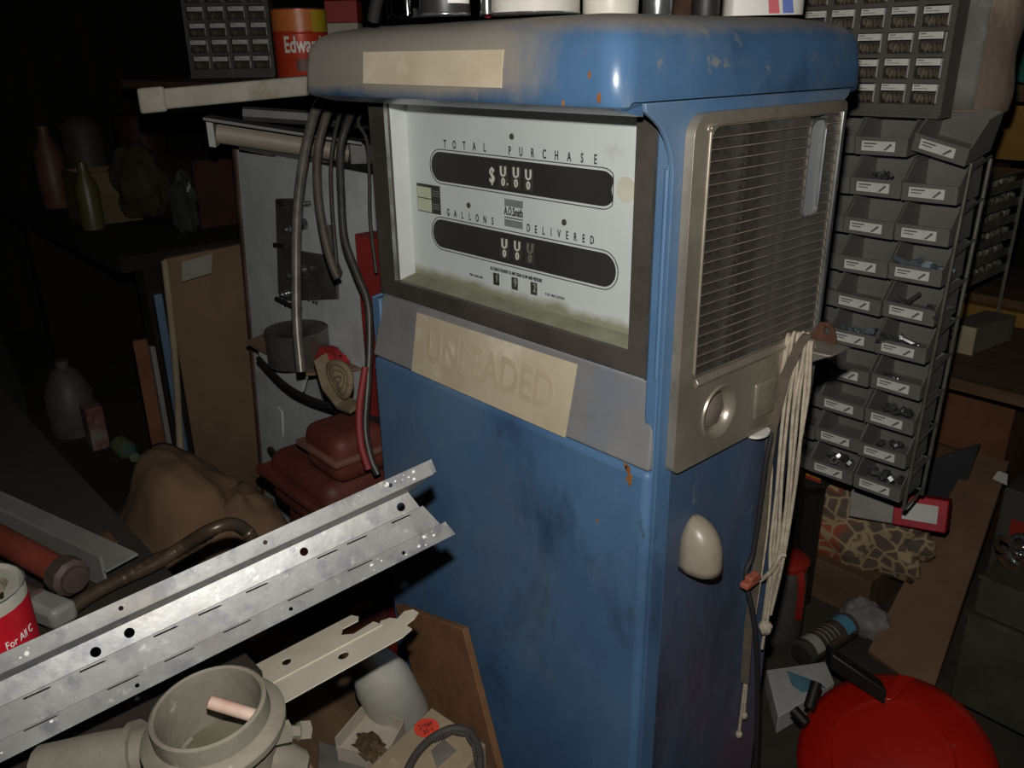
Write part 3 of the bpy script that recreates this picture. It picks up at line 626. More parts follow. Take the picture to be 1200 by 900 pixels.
# patterned cloth bag
def cloth_mat():
    m = bpy.data.materials.new('giraffe_cloth'); m.use_nodes = True; nt = m.node_tree; N = nt.nodes; L = nt.links; b = N['Principled BSDF']; b.inputs['Roughness'].default_value = .9
    tc = N.new('ShaderNodeTexCoord'); vo = N.new('ShaderNodeTexVoronoi'); vo.feature = 'DISTANCE_TO_EDGE'; vo.inputs['Scale'].default_value = 26; L.new(tc.outputs['Object'], vo.inputs[0])
    r = N.new('ShaderNodeMapRange'); r.inputs['From Min'].default_value = .05; r.inputs['From Max'].default_value = .11; L.new(vo.outputs['Distance'], r.inputs[0])
    n = N.new('ShaderNodeTexNoise'); n.inputs['Scale'].default_value = 6; L.new(tc.outputs['Object'], n.inputs[0])
    r2 = N.new('ShaderNodeMapRange'); r2.inputs['From Min'].default_value = .48; r2.inputs['From Max'].default_value = .56; L.new(n.outputs['Fac'], r2.inputs[0])
    c = N.new('ShaderNodeMix'); c.data_type = 'RGBA'; c.inputs[6].default_value = H('#6a5a50'); c.inputs[7].default_value = H('#b0563c'); L.new(r2.outputs[0], c.inputs[0])
    x = N.new('ShaderNodeMix'); x.data_type = 'RGBA'; x.inputs[6].default_value = H('#b29c76'); L.new(r.outputs[0], x.inputs[0]); L.new(c.outputs[2], x.inputs[7]); L.new(x.outputs[2], b.inputs['Base Color']); return m
m_gir = cloth_mat(); c1 = U(995, 625, 1, 1.92)
tag(ob('low_crate', MB().box((c1.x-.14, 1.86, 0), (c1.x+.10, 2.06, .12)), m_plank, bevel=.003), 'low dark timber crate under the giraffe-print bag', 'crate')
tag(ob('patterned_bag', MB().blob((c1.x-.01, 1.95, .215), (.195, .080, .13), .28, 2.2, 22, 4, flat=-.8), m_gir, smooth=70), 'crumpled brown and orange giraffe-print cloth bag below the bins', 'bag')
# red and white carton
q = U(1066, 597, 1, 1.88); M = Matrix.Translation((q.x, 1.88, q.z)) @ Matrix.Rotation(math.radians(14), 4, 'Z') @ Matrix.Rotation(math.radians(-6), 4, 'Y') @ Matrix.Rotation(math.radians(-20), 4, 'X')
rc = thing('red_carton', 'small red and white carton lying on the cloth bag below the bins', 'box', q)
ob('carton_end', MB().box((-.03, -.035, -.038), (.085, .035, .038), M), mat('carton_red', '#c42838', '#aa2230', 9, .6), rc, bevel=.003)
ob('carton_sleeve', MB().box((-.13, -.034, -.037), (-.03, .034, .037), M), mat('carton_pale', '#a9a59c', '#95918a', 9, .7), rc, bevel=.003)
ob('end_label', MB().box((-.01, -.0362, -.020), (.065, -.0351, .022), M), m_card, rc)
# round yellow and red sticker can lid under the rack
q = U(950, 556, 1, 1.80); cn = thing('black_tin', 'black round tin with a yellow and red emblem under the bins', 'tin', (q.x, 1.82, 0))
Mq = frame(q, X_, V((0, .35, 1)))
ob('tin_body', MB().lathe([(.040, -.03), (.040, .0), (.036, .004), (0, .004)], 24, Mq), mat('tin_black', '#2a2624', rough=.4), cn, smooth=40)
ob('emblem', MB().plate([(.03*math.cos(a), .012*math.sin(a)-.004) for a in [math.pi*i/12 for i in range(13)]], [], .001, Mq @ Matrix.Translation((0, 0, .0041))), mat('emblem_yellow', '#b58a20', rough=.6), cn)
ob('emblem_band', MB().plate([(-.032, -.012), (.032, -.012), (.031, -.004), (-.031, -.004)], [], .001, Mq @ Matrix.Translation((0, 0, .0041))), mat('emblem_red', '#a02a22', rough=.6), cn)
ob('tin_stand', MB().lathe([(.03, 0), (.03, q.z-.05)], 16, Matrix.Translation((q.x, 1.825, 0))), MATS['tin_black'], cn)
# grey jug with a red lid, spray can, white and blue box
q = U(922, 668, 1, 1.66); jg = thing('grey_jug', 'grey jug with a red lid and strap hidden behind the hanging cords', 'jug', (q.x, 1.66, 0))
ob('jug_body', MB().lathe([(.05, .002), (.055, .02), (.052, .16), (.048, .195), (.04, .205), (0, .207)], 22, Matrix.Translation((q.x, 1.66, 0))), mat('jug_grey', '#5c5754', '#47433f', 6, .6), jg, smooth=50)
ob('jug_lid', MB().lathe([(.050, .208), (.052, .222), (.042, .232), (0, .234)], 22, Matrix.Translation((q.x, 1.66, 0))), mat('lid_red', '#a0281c', '#7f2018', 9, .5), jg, smooth=50)
ob('lid_strap', MB().ribbon([(q.x+.05, 1.63, .222), (q.x+.060, 1.625, .19), (q.x+.062, 1.625, .13), (q.x+.06, 1.63, .09)], (.01, .014, 0), .002), MATS['lid_red'], jg)
q = U(975, 745, 2, .05); sp = thing('spray_can', 'silver-brown spray can with a blue emblem lying on the floor', 'can', q)
ax = (U(1010, 722, 2, .05)-U(938, 768, 2, .05)).normalized(); Ms = frame(U(938, 768, 2, .045), V((ax.y, -ax.x, 0)), Z_)
if (Ms.to_3x3() @ V((0, 0, 1))).dot(ax) < 0: Ms = Ms @ Matrix.Rotation(math.pi, 4, 'Y')
ob('can_body', MB().lathe([(.028, 0), (.034, .004), (.033, .010), (.033, .185), (.030, .192), (.018, .200), (0, .200)], 24, Ms), mat('can_brown', '#7a7268', '#645d54', 8, .28, .5), sp, smooth=50)
for z, c, h_ in ((.022, '#a9a7a0', .03), (.14, '#5f9bb8', .035)):
    ob('can_label', MB().lathe([(.0334, z), (.0334, z+h_)], 24, Ms @ Matrix.Rotation(math.radians(30), 4, 'Z'), arc=.36), mat('can_label'+c, c, rough=.5), sp, smooth=60)
for z in (.065, .08, .095, .11): ob('can_print', MB().lathe([(.0334, z), (.0334, z+.005)], 24, Ms @ Matrix.Rotation(math.radians(40), 4, 'Z'), arc=.28), mat('can_print', '#8f8a82', rough=.5), sp, smooth=60)
ob('can_rim', MB().lathe([(.0345, 0), (.0355, .003), (.0345, .007)], 24, Ms), m_steel, sp, smooth=60)
q = U(930, 805, 2, .10); wb = thing('blue_white_box', 'white box with a torn blue print lying by the pump foot', 'box', (q.x, q.y, 0))
cz = .05; c4 = [U(x, y, 2, cz) for x, y in ((898, 785), (968, 775), (978, 800), (912, 840))]
ob('carton', MB().prism([V((p.x, p.y, .002)) for p in c4], (0, 0, cz-.002)), mat('white_card', '#c2c4c2', '#aaa8a1', 7, .8), wb, bevel=.002)
ob('blue_print', MB().prism([U(x, y, 2, cz+.0008) for x, y in ((922, 786), (960, 800), (968, 806), (940, 812), (928, 803))], (0, 0, .0005)), mat('print_blue', '#5f8ea0', '#47707f', 20, .8), wb)
# clear crumpled plastic and grey sheet
q = U(1022, 700, 1, 1.80)
tag(ob('plastic_bag', MB().blob((q.x-.015, 1.815, .045), (.06, .04, .05), .22, 2.2, 18, 9, flat=-.8), mat('cloudy_plastic', '#8f8d8a', '#6b6967', 9, .25), smooth=40), 'crumpled cloudy plastic bag beside the wide plank', 'plastic bag')
tag(ob('grey_sheet', MB().prism([U(x, y, 1, 2.3) for x, y in ((1075, 545), (1148, 520), (1100, 660), (1050, 690))], (0, .01, 0)), mat('sheet_grey', '#4a4a4c', '#3b3b3d', 5, .6, .2), bevel=.002), 'dull grey metal sheet leaning behind the wide plank', 'metal sheet')
# red round reel with a black handle
cc = D(1046, 893, 1.60); nn = (V((0, 0, 1))*.35+(CAM-cc).normalized()*.75).normalized()
Mr = frame(cc, V((1, 0, 0)), nn.cross(V((1, 0, 0)))); rl = thing('red_reel', 'bright red round plastic reel cover with black handle at the lower right', 'reel', (cc.x, cc.y, 0))
m_red = mat('reel_red', '#b51c10', '#9c170d', 5, .33, spots=[('#7c6a5c', 12, .70, .85)])
ob('reel_cover', MB().lathe([(.178, -.045), (.182, -.03), (.178, -.004), (.160, .012), (.112, .024), (.106, .019), (.06, .026), (0, .028)], 40, Mr), m_red, rl, smooth=45)
ob('cover_facet', MB().prism([(math.cos(a)*r, math.sin(a)*r, z) for a, r, z in ((1.75, .172, .008), (1.95, .172, .008), (2.2, .108, .026), (2.0, .106, .027))], (0, 0, .008), Mr), m_red, rl, bevel=.004)
ob('cover_facet', MB().prism([(math.cos(a)*r, math.sin(a)*r, z) for a, r, z in ((.3, .165, .008), (1.85, .165, .008), (1.85, .172, .006), (.3, .172, .006))], (0, 0, .004), Mr), m_red, rl)
ob('handle', MB().add(*(lambda a, b, w, h: ([a-w-h, a+w-h, b+w-h, b-w-h, a-w+h, a+w+h, b+w+h, b-w+h], [(0, 3, 2, 1), (4, 5, 6, 7), (0, 1, 5, 4), (1, 2, 6, 5), (2, 3, 7, 6), (3, 0, 4, 7)]))(D(970, 768, 1.70), D(1035, 812, 1.66), V((.012, -.012, 0)), V((0, 0, .018)))), mat('black_plastic', '#1d1b1c', rough=.5), rl, bevel=.004)
ob('stand', MB().lathe([(.12, -.05), (.12, -.012)], 20, Mr), MATS['black_plastic'], rl)
for a, b in (((957, 800), (948, 830)), ((930, 832), (945, 848))):
    ob('knob', MB().tube([D(*a, 1.66), D(*b, 1.64)], .011, 10), MATS['black_plastic'], rl, smooth=50)
tag(ob('wood_block', MB().prism([U(x, y, 2, .11) for x, y in ((822, 888), (852, 880), (866, 902), (828, 912))], (0, 0, -.108)), mat('orange_wood', '#8a5a34', '#74492a', 9, .8), bevel=.002), 'small orange-brown wood block at the foot of the pump side', 'block')
# ---- cords and strap hanging from the nozzle hook
m_cord = mat('cord_white', '#b9ae9a', '#9d927f', 60, .85, bump=.3, bs=200)
cd = thing('cord_bundle', 'bundle of off-white cords hanging from the nozzle hook', 'cord', (-.55, 1.0, .25))
starts = [(923, 393), (930, 391), (935, 392), (940, 391), (946, 392), (948, 397), (944, 396), (938, 394), (926, 396), (951, 402)]
mids = [(910, 490), (916, 505), (925, 470), (920, 470), (930, 480), (941, 480), (936, 470), (928, 505), (906, 500), (946, 470)]
lows = [(892, 645), (903, 640), (912, 632), (907, 640), (917, 630), (925, 615), (920, 636), (913, 645), (896, 645), (929, 590)]
ends = [(872, 836), (896, 725), (899, 730), (894, 730), (898, 735), (903, 720), (897, 738), (893, 760), (866, 858), (905, 690)]
for i in range(10):
    a, b, c, d = starts[i], mids[i], lows[i], ends[i]; dy = .994+.004*(i % 4)
    over = U(a[0]+5, a[1]+6, 1, dy+.03)
    ob('cord_strand', MB().tube([over, U(*a, 1, dy), U((a[0]*.6+b[0]*.4), a[1]+36, 1, dy-.004), U(*b, 1, dy-.006), U((b[0]+c[0])/2+random.uniform(-3, 3), (b[1]+c[1])/2, 1, dy-.004), U(*c, 1, dy), U((c[0]+d[0])/2+random.uniform(-3, 3), (c[1]+d[1])/2, 1, dy-.003), U(*d, 1, dy)], .0026, 7, 6), m_cord, cd, smooth=70)
kp = U(897, 736, 1, .995); ob('cord_knot', MB().blob(kp, (.010, .010, .012), .4, 3, 8, 2), m_cord, cd, smooth=70)
kp = U(910, 650, 1, .985); ob('cord_tie', MB().tube([U(889, 682, 1, .990), U(905, 668, 1, .985), U(914, 652, 1, .985), U(921, 650, 1, .990)], .0035, 7), m_cord, cd, smooth=70)
for e in ((872, 838), (866, 860)):
    p = U(*e, 1, .996); ob('cord_end', MB().blob(p, (.006, .006, .008), .3, 3, 6, 1), m_cord, cd, smooth=70)
st_ = MB().ribbon([U(946, 392, 1, .985), U(937, 404, 1, .984), U(920, 440, 1, .984), U(906, 500, 1, .984), U(898, 560, 1, .986), U(893, 620, 1, .986), U(884, 690, 1, .986), U(877, 740, 1, .986), U(873, 800, 1, .986)], (.0125, .004, 0), .004)
tag(ob('webbing_strap', st_, mat('webbing', '#5e5548', '#4b4339', 40, .9, bump=.3)), 'faded brown webbing strap hanging in front of the white cords', 'strap')
tag(ob('shadow_line', MB().tube([U(905, 505, 0, -.551), U(898, 540, 0, -.551), U(890, 600, 0, -.551), U(882, 650, 0, -.551), U(874, 676, 0, -.551), U(884, 730, 0, -.530), U(888, 800, 0, -.520), U(886, 899, 0, -.51), U(884, 1000, 0, -.51)], .0042, 10), mat('shadow_black', '#232021', rough=.6), smooth=60), 'thin black tube drawing the shadow line down the rear corner of the pump', 'hose')  # black tube added to draw the dark shadow line beside the cords
pk = U(878, 681, 0, -.538); tag(ob('red_clip', MB().box((pk.x-.006, pk.y-.016, pk.z-.006), (pk.x+.008, pk.y+.016, pk.z+.003)).box((pk.x-.004, pk.y-.008, pk.z+.003), (pk.x+.008, pk.y+.016, pk.z+.011)), mat('clip_red', '#b0604f', '#94503f', 20, .6), bevel=.002), 'small pinkish red clip caught on the black tube', 'clip')
# ================================================================ left of the pump
m_app = mat('appliance_grey', '#dde2e3', '#c6cbcc', 5, .5, .05, bump=.06, spots=[('#a9aba5', 7, .56, .78), ('#a08c74', 12, .68, .8)])
ay = .95
TL, BL, TR = U(277, 173, 1, ay), U(311, 585, 1, ay), U(440, 207, 1, ay)
ap_ = thing('gutted_appliance', 'grey sheet-metal appliance carcass with bare fittings left of the pump', 'appliance', (-1.8, 1.1, 0))
bot = BL+(BL-TL)*(BL.z/(TL.z-BL.z))
def A(x, y): p = U(x, y, 1, ay); return (p.x, p.z)
holes = [circ(*A(334, 358), .008, 12), circ(*A(321, 483), .006, 10), circ(*A(323, 502), .006, 10), circ(*A(337, 457), .005, 10), circ(*A(360, 525), .006, 10)]
ob('front_sheet', MB().plate([(TL.x, TL.z), (bot.x, .004), (-1.30, .004), (-1.30, TR.z)], holes, .003, MFRONT(ay)), m_app, ap_)
ob('carcass', MB().add([(TL.x+.004, ay+.02, TL.z-.02), (bot.x+.02, ay+.02, .004), (-1.305, ay+.02, .004), (-1.305, ay+.02, TR.z-.01), (TL.x+.004, ay+.30, TL.z-.02), (bot.x+.02, ay+.30, .004), (-1.305, ay+.30, .004), (-1.305, ay+.30, TR.z-.01)],
   [(0, 1, 2, 3), (4, 7, 6, 5), (0, 4, 5, 1), (1, 5, 6, 2), (2, 6, 7, 3), (3, 7, 4, 0)]), m_inner, ap_)
ob('edge_strip', MB().add([(TL.x-.004, ay-.010, TL.z), (bot.x-.004, ay-.010, .004), (bot.x+.010, ay-.010, .004), (TL.x+.010, ay-.010, TL.z), (TL.x-.004, ay-.0035, TL.z), (bot.x-.004, ay-.0035, .004), (bot.x+.010, ay-.0035, .004), (TL.x+.010, ay-.0035, TL.z)],
   [(0, 1, 2, 3), (4, 7, 6, 5), (0, 4, 5, 1), (1, 5, 6, 2), (2, 6, 7, 3), (3, 7, 4, 0)]), mat('rusty_edge', '#6b5148', '#4d3b35', 12, .7, .2), ap_)
(bx0, bz0), (bx1, bz1) = A(331, 232), A(398, 348)
ob('valve_plate', MB().plate([A(330, 232), A(352, 232), A(356, 345), A(333, 342)], [], .014, MFRONT(ay-.0035)), mat('valve_plate', '#6f6c66', '#57544f', 12, .5, .4), ap_, bevel=.003)
ob('valve_plate', MB().plate([A(333, 290), A(398, 300), A(400, 350), A(335, 352)], [], .007, MFRONT(ay-.0035)), MATS['valve_plate'], ap_, bevel=.003)
for (x, y, r) in ((356, 262, .012), (355, 316, .012), (361, 238, .006), (340, 268, .011), (343, 322, .012), (335, 344, .010)):
    p = U(x, y, 1, ay-.02); ob('fitting', MB().lathe([(r, 0), (r, .010), (r*.55, .012), (r*.55, .02), (0, .021)], 10, frame((p.x, ay-.016, p.z), X_, Z_)), m_steel, ap_, smooth=40)
for pth in (((326, 236), (334, 240)), ((322, 287), (335, 289)), ((324, 350), (340, 358), (352, 362))):
    ob('bracket_rod', MB().tube([U(x, y, 1, ay-.018) for x, y in pth], .006, 8), mat('black_iron', '#262322', rough=.6), ap_, smooth=60)
for s_, x, y in (('31', 340, 345), ('3-55', 366, 350)):
    text('stamped_number', s_, U(x, y, 1, ay-.0195), X_, Z_, .030, m_steel, ap_, .9, bold=.0005)
ob('drain_pipe', MB().tube([U(382, 265, 1, ay-.02), U(388, 300, 1, ay-.03), U(396, 322, 1, ay-.03)], .012, 8), MATS['valve_plate'], ap_, smooth=60)
def emb(pts, t=.004): ob('pressed_panel', MB().plate([A(*p) for p in pts], [], t, MFRONT(ay-.0032)), m_app, ap_, bevel=.003)
emb([(315, 478), (327, 476), (333, 482), (334, 510), (329, 518), (319, 518), (315, 511)]); emb([(353, 470), (441, 492), (441, 515), (356, 508)]); emb([(317, 548), (333, 542), (337, 560), (322, 566)])
ob('grab_handle', MB().tube([U(317, 527, 1, ay-.012), U(322, 533, 1, ay-.04), U(338, 541, 1, ay-.05), U(356, 540, 1, ay-.05), U(374, 533, 1, ay-.015)], .010, 10), MATS['black_iron'], ap_, smooth=60)
# tray hung on the front, with curved black rail under it
sz = U(290, 401, 1, .84).z
tr = thing('cardboard_tray', 'brown cardboard tray jutting from the grey appliance', 'tray', (-1.7, ay-.1, sz))
tpts = [V((p.x, min(p.y, ay-.006), sz)) for p in (U(288, 400, 2, sz), U(356, 438, 2, sz), U(445, 425, 2, sz), U(445, 380, 2, sz), U(352, 378, 2, sz))]
ob('tray_board', MB().prism(tpts, (0, 0, -.006)), mat('tray_card', '#8a6f58', '#755d4a', 7, .85), tr)
ob('tray_bracket', MB().tube([U(303, 420, 1, .84), U(330, 448, 1, .83), U(357, 465, 1, .82), U(400, 480, 1, .83), U(450, 495, 1, .84)], .007, 8), MATS['black_iron'], tr, smooth=60)
ob('tray_skirt', MB().prism([U(303, 412, 1, .845), U(357, 441, 1, .845), U(352, 460, 1, .845), U(330, 446, 1, .845), U(306, 426, 1, .845)], (0, .01, 0)), m_app, tr)
def can(name, label, cat, c, r, h, m, extra=None, n=24, rim=True):
    t = thing(name, label, cat, c); M = Matrix.Translation(c)
    ob('can_wall', MB().lathe([(r*.98, .0), (r, .002), (r, h-.002), (r*.97, h), (r*.90, h-.004), (0, h-.004)], n, M), m, t, smooth=40)
    if rim:
        for z in (.001, h-.001): ob('rim', MB().lathe([(r*1.0, z-.0012), (r*1.025, z), (r*1.0, z+.0014)], n, M, caps=False), m_steel, t, smooth=60)
    return t, M
p = U(408, 408, 2, sz+.0005); p.y = min(p.y, ay-.085)
can('metal_mug', 'dented grey metal mug standing on the cardboard tray', 'mug', p, .072, .08, mat('mug_metal', '#7f7c76', '#55524d', 6, .35, .6))
q = U(405, 425, 2, sz+.0005)
tag(ob('red_rag', MB().blob((q.x-.02, q.y-.04, sz+.022), (.075, .030, .024), .5, 3, 14, 5, flat=-.9), mat('rag_red', '#a8282a', '#7f1f22', 9, .8), smooth=60), 'crumpled red rag in front of the mug on the tray', 'rag')
q = U(414, 440, 1, .80); cl = thing('canvas_roll', 'coiled tan canvas belt hanging at the tray edge beside the pump', 'belt', q)
for k, r in enumerate((.034, .023, .012)): ob('belt_turn', MB().tube([q+V((r*math.cos(a)*1.1, -.03+.004*math.sin(a*2), r*math.sin(a))) for a in [i*2*math.pi/14 for i in range(15)]], .007, 8, 3), mat('canvas_tan', '#86765e', '#6d5f4a', 12, .9), cl, smooth=60)
ob('belt_tail', MB().ribbon([q+V((-.09, -.02, .02)), q+V((-.05, -.03, -.025)), q+V((0, -.03, -.05)), q+V((.05, -.03, -.045))], (0, .03, .01), .008), MATS['canvas_tan'], cl)
# red motor housing and red upright box
m_mred = mat('oxide_red', '#6d352b', '#552a23', 7, .6, bump=.15)
q = U(395, 570, 1, .78); mo = thing('red_gearbox', 'oxide red cast gearbox low between the appliance and the pump', 'gearbox', (q.x, .78, 0))
gt = U(395, 538, 1, .76).z
ob('casting', MB().box((q.x-.16, .70, gt-.16), (q.x+.10, .86, gt-.03)), m_mred, mo, bevel=.03, seg=4)
ob('flange', MB().box((q.x-.18, .68, gt-.09), (q.x+.12, .88, gt-.07)), m_mred, mo, bevel=.006)
ob('gear_housing', MB().box((q.x-.02, .72, gt-.028), (q.x+.12, .85, gt+.075)), m_mred, mo, bevel=.028, seg=4)
ob('collar', MB().box((q.x-.03, .71, gt+.02), (q.x+.13, .86, gt+.036)), mat('collar_dust', '#7d5546', '#6a4438', 9, .8), mo, bevel=.006)
ob('foot', MB().box((q.x-.12, .72, 0), (q.x+.06, .84, gt-.161)), m_mred, mo, bevel=.004)
a = U(420, 273, 1, .90); b = U(445, 365, 1, .90)
tag(ob('red_box', MB().box((a.x, .89, .0), (a.x+.16, .94, a.z)), mat('box_red', '#9a2f2c', '#7d2624', 5, .7), bevel=.003), 'tall faded red box showing beside the pump dial', 'box')
# white square duct and lamp batten lying on top of the appliance
def bar(name, label, cat, a, b, wv, hv, m, **k):
    a, b, wv, hv = V(a), V(b), V(wv)/2, V(hv)/2
    return ob(name, MB().add([a-wv-hv, a+wv-hv, b+wv-hv, b-wv-hv, a-wv+hv, a+wv+hv, b+wv+hv, b-wv+hv], [(0, 3, 2, 1), (4, 5, 6, 7), (0, 1, 5, 4), (1, 2, 6, 5), (2, 3, 7, 6), (3, 0, 4, 7)]), m, **k)
d0, d1 = D(176, 117, 1.72), D(372, 99, 1.83); dd = (d1-d0).normalized(); d1 = d1+dd*.08
m_duct = mat('chalky_white', '#b9b5a6', '#a39e8e', 10, .75, spots=[('#8d7c62', 9, .58, .72), ('#6f7a4f', 20, .72, .78)])
du = thing('white_duct', 'chalky white square downpipe jutting out left of the pump hood', 'pipe', d0)
sw = dd.cross(Z_).normalized()
bar('duct_length', '', '', d0, d1, sw*.046, Z_*.040, m_duct, parent=du, bevel=.004)
bar('end_collar', '', '', d0-dd*.022, d0+dd*.030, sw*.055, Z_*.049, m_duct, parent=du, bevel=.005)
bar('rib', '', '', d0+dd*.03, d1, sw*.050, Z_*.006, m_duct, parent=du)
f0, f1 = D(248, 154, 1.90), D(424, 181, 1.98); fd = (f1-f0).normalized(); fs_ = fd.cross(Z_).normalized()
fx = thing('tube_lamp', 'dusty fluorescent tube lamp lying across the appliance behind the hoses', 'lamp', f0)
m_tube = mat('dusty_tube', '#a39a8a', '#8d8474', 9, .5)
ob('lamp_tube', MB().tube([f0+fd*.012, f1-fd*.03], .024, 16), m_tube, fx, smooth=60)
m_pan = mat('lamp_pan', '#6f6f6c', '#5a5a57', 8, .5, .3)
bar('end_plate', '', '', f0-fd*.004, f0+fd*.010, fs_*.075, Z_*.060, mat('end_white', '#b5b3ac', rough=.6), parent=fx)
bar('end_cap', '', '', f1-fd*.03, f1+fd*.05, fs_*.075, Z_*.060, m_pan, parent=fx, bevel=.004)
bar('reflector_pan', '', '', f0-fs_*-.05+Z_*.034, f1-fs_*-.05+Z_*.034, fs_*.10, Z_*.006, m_pan, parent=fx)
bar('ballast_box', '', '', f0+fd*.06-fs_*-.075+Z_*.012, f0+fd*.20-fs_*-.075+Z_*.012, fs_*.05, Z_*.040, mat('end_white'), parent=fx) if False else None
g0, g1 = D(285, 133, 2.02), D(436, 143, 2.08)
tag(ob('grey_batten', MB().tube([g0, g1], .017, 6), m_pan, smooth=40), 'thin grey metal batten lying above the tube lamp', 'batten')
h0 = D(285, 178, 1.97)
tag(bar('dark_rail', '', '', D(281, 170, 1.96), D(441, 205, 2.0), V((.012, -.012, 0)), Z_*.018, mat('rail_dark', '#45423d', '#34312d', 9, .5, .3)), 'dark narrow rail along the appliance top under the tube lamp', 'rail')
# hoses hanging over the duct
m_hose = mat('grey_hose', '#77716a', '#5d5852', 30, .35, .25)
def hose(label, pts, r, m, dep=1.62):
    P = [D(x, y, dep+.0008*max(0, 140-y)) for x, y in pts]
    tag(ob('hose', MB().tube(P, r, 10, 6), m, smooth=60), label, 'hose', 'hoses hanging left of the pump')
m_hdark = mat('dark_hose', '#46423e', '#37332f', 30, .4)
hose('thick pale grey hose nearest the tray, leftmost of the hanging hoses', [(386, 104), (377, 118), (368, 135), (357, 180), (349, 240), (347, 300), (348, 380), (353, 436)], .0095, m_hose, 1.60)
hose('thick brown-grey hose second from the left in the hanging group', [(398, 106), (390, 122), (381, 140), (372, 180), (373, 230), (381, 280), (390, 312), (396, 326)], .0088, mat('brown_hose', '#5c544c', '#494239', 30, .45), 1.64)
hose('thin black cable hanging between the two brown-grey hoses', [(408, 108), (402, 124), (394, 150), (388, 190), (389, 240), (393, 290), (395, 315)], .0042, m_hdark, 1.66)
hose('long dark hose curving down along the left edge of the pump', [(424, 108), (417, 122), (407, 145), (399, 175), (400, 230), (404, 280), (418, 320), (431, 355), (433, 400), (431, 450), (428, 500), (434, 535), (443, 556)], .0078, m_hdark, 1.62)
hose('thin black cable closest to the pump dial', [(430, 118), (424, 132), (420, 145), (430, 165), (433, 210), (434, 260), (441, 320)], .0035, m_hdark, 1.60)
hose('faded red flat cable low against the pump side', [(428, 430), (421, 480), (423, 520), (432, 550)], .007, mat('cable_red', '#8a3030', rough=.6), 1.60)
# leaning brown board with blue and pale edges
m_brd = mat('brown_panel', '#83694f', '#69543f', 3, .8, bump=.08, spots=[('#5f4c3a', 4, .55, .75)])
def leaf(name, label, cat, px, dep, th, m, zbot=0.0):
    tl, tr_, = D(*px[0], dep[0]), D(*px[1], dep[1]); dr = (D(*px[2], dep[0]*1.0)-tl).normalized()
    dn = V((dr.x*.5, dr.y*.5, -1)); k = (tl.z-zbot); lo = lambda p: p+V((dn.x*.12, dn.y*.12, -p.z+zbot))
    n = (tr_-tl).cross(Z_).normalized(); n = n if n.y > 0 else -n
    return tag(ob(name, MB().prism([tl, tr_, lo(tr_), lo(tl)], n*th), m, bevel=.003), label, cat)
leaf('leaning_door', 'tall brown panel leaning against the left side of the appliance', 'panel', ((191, 304), (283, 286), (205, 560)), (2.36, 2.42), .03, m_brd, .001)
lt = [D(x, y, d) for x, y, d in ((213, 307, 2.35), (248, 297, 2.365), (247, 320, 2.35), (213, 330, 2.335))]
ob('pale_edge', MB().tube([D(193, 306, 2.35), D(205, 420, 2.34), D(213, 560, 2.33)], .010, 8), mat('edge_pale', '#9a8b72', '#857761', 9, .8), bpy.data.objects['leaning_door'], smooth=60)
tag(ob('paper_notice', MB().prism(lt, V((.002, .001, 0))), mat('notice_paper', '#9a958a', '#8b867b', 20, .8)), 'small pale paper notice stuck high on the brown panel', 'notice')
leaf('blue_board', 'narrow faded blue board edge beside the leaning brown panel', 'board', ((180, 346), (190, 344), (200, 560)), (2.40, 2.41), .02, mat('board_blue', '#5a7690', '#4b637a', 6, .7), .001)
leaf('white_board', 'narrow off-white board edge left of the blue board', 'board', ((173, 405), (179, 404), (190, 560)), (2.43, 2.44), .02, mat('board_white', '#8f8f8b', '#7b7b77', 6, .7), .001)
leaf('dark_board', 'dark brown board standing left of the off-white board', 'board', ((155, 400), (172, 398), (175, 560)), (2.48, 2.49), .02, m_brown, .001)
# brown sack
c = D(235, 600, 1.85)
sk_ = thing('canvas_sack', 'large slumped brown canvas sack behind the steel channel', 'sack', (c.x, c.y, 0))
ob('sack_body', MB().blob((c.x-.02, c.y-.01, .24), (.27, .17, .335), .13, 1.6, 28, 12, flat=-.7), mat('sack_brown', '#86694f', '#6d5540', 4, .9, bump=.3, bs=8), sk_, smooth=60)
ob('sack_neck', MB().blob((c.x+.12, c.y+.05, .36), (.14, .09, .16), .18, 1.8, 20, 21), MATS['sack_brown'], sk_, smooth=60)
# coffee can, boxes and drawers far left behind the hood, on a shelf
cz_ = D(352, 93, 2.05); shz = cz_.z-.06
ws = thing('storage_shelf', 'dark timber shelf behind the pump carrying the coffee can', 'shelf', (-2.2, 1.5, 0))
ob('shelf_board', MB().box((-3.05, 1.02, 1.295), (-1.24, 1.75, 1.318)), m_plank, ws)
for x in (-2.66, -1.32): ob('upright', MB().box((x-.03, 1.66, 0), (x+.03, 1.73, 1.294)), m_plank, ws)
def text_cyl(name, s, c, r, z, ang, size, m, parent, cond=.7, bold=0, axis=None):
    cu = bpy.data.curves.new(name, 'FONT'); cu.body = s; cu.size = size; cu.align_x = 'CENTER'; cu.align_y = 'CENTER'; cu.offset = bold; cu.extrude = .0002; cu.resolution_u = 3
    t = bpy.data.objects.new(name, cu); me = bpy.data.meshes.new_from_object(t); bpy.data.objects.remove(t); bpy.data.curves.remove(cu)
    for v in me.vertices:
        a = ang+v.co.x*cond/r; rr = r+.0006+v.co.z; v.co = V((c[0]+rr*math.cos(a), c[1]+rr*math.sin(a), c[2]+z+v.co.y))
    me.materials.clear(); me.materials.append(m); o = bpy.data.objects.new(name, me); col.objects.link(o)
    if parent is not None: o.parent = parent; o.location = -WL[parent.name]
    return o
def arcband(c, r, z0, z1, a0, arc, off=.0004, n=20):
    return MB().lathe([(r+off, z0), (r+off, z1)], n, Matrix.Translation(c) @ Matrix.Rotation(a0, 4, 'Z'), arc=arc)
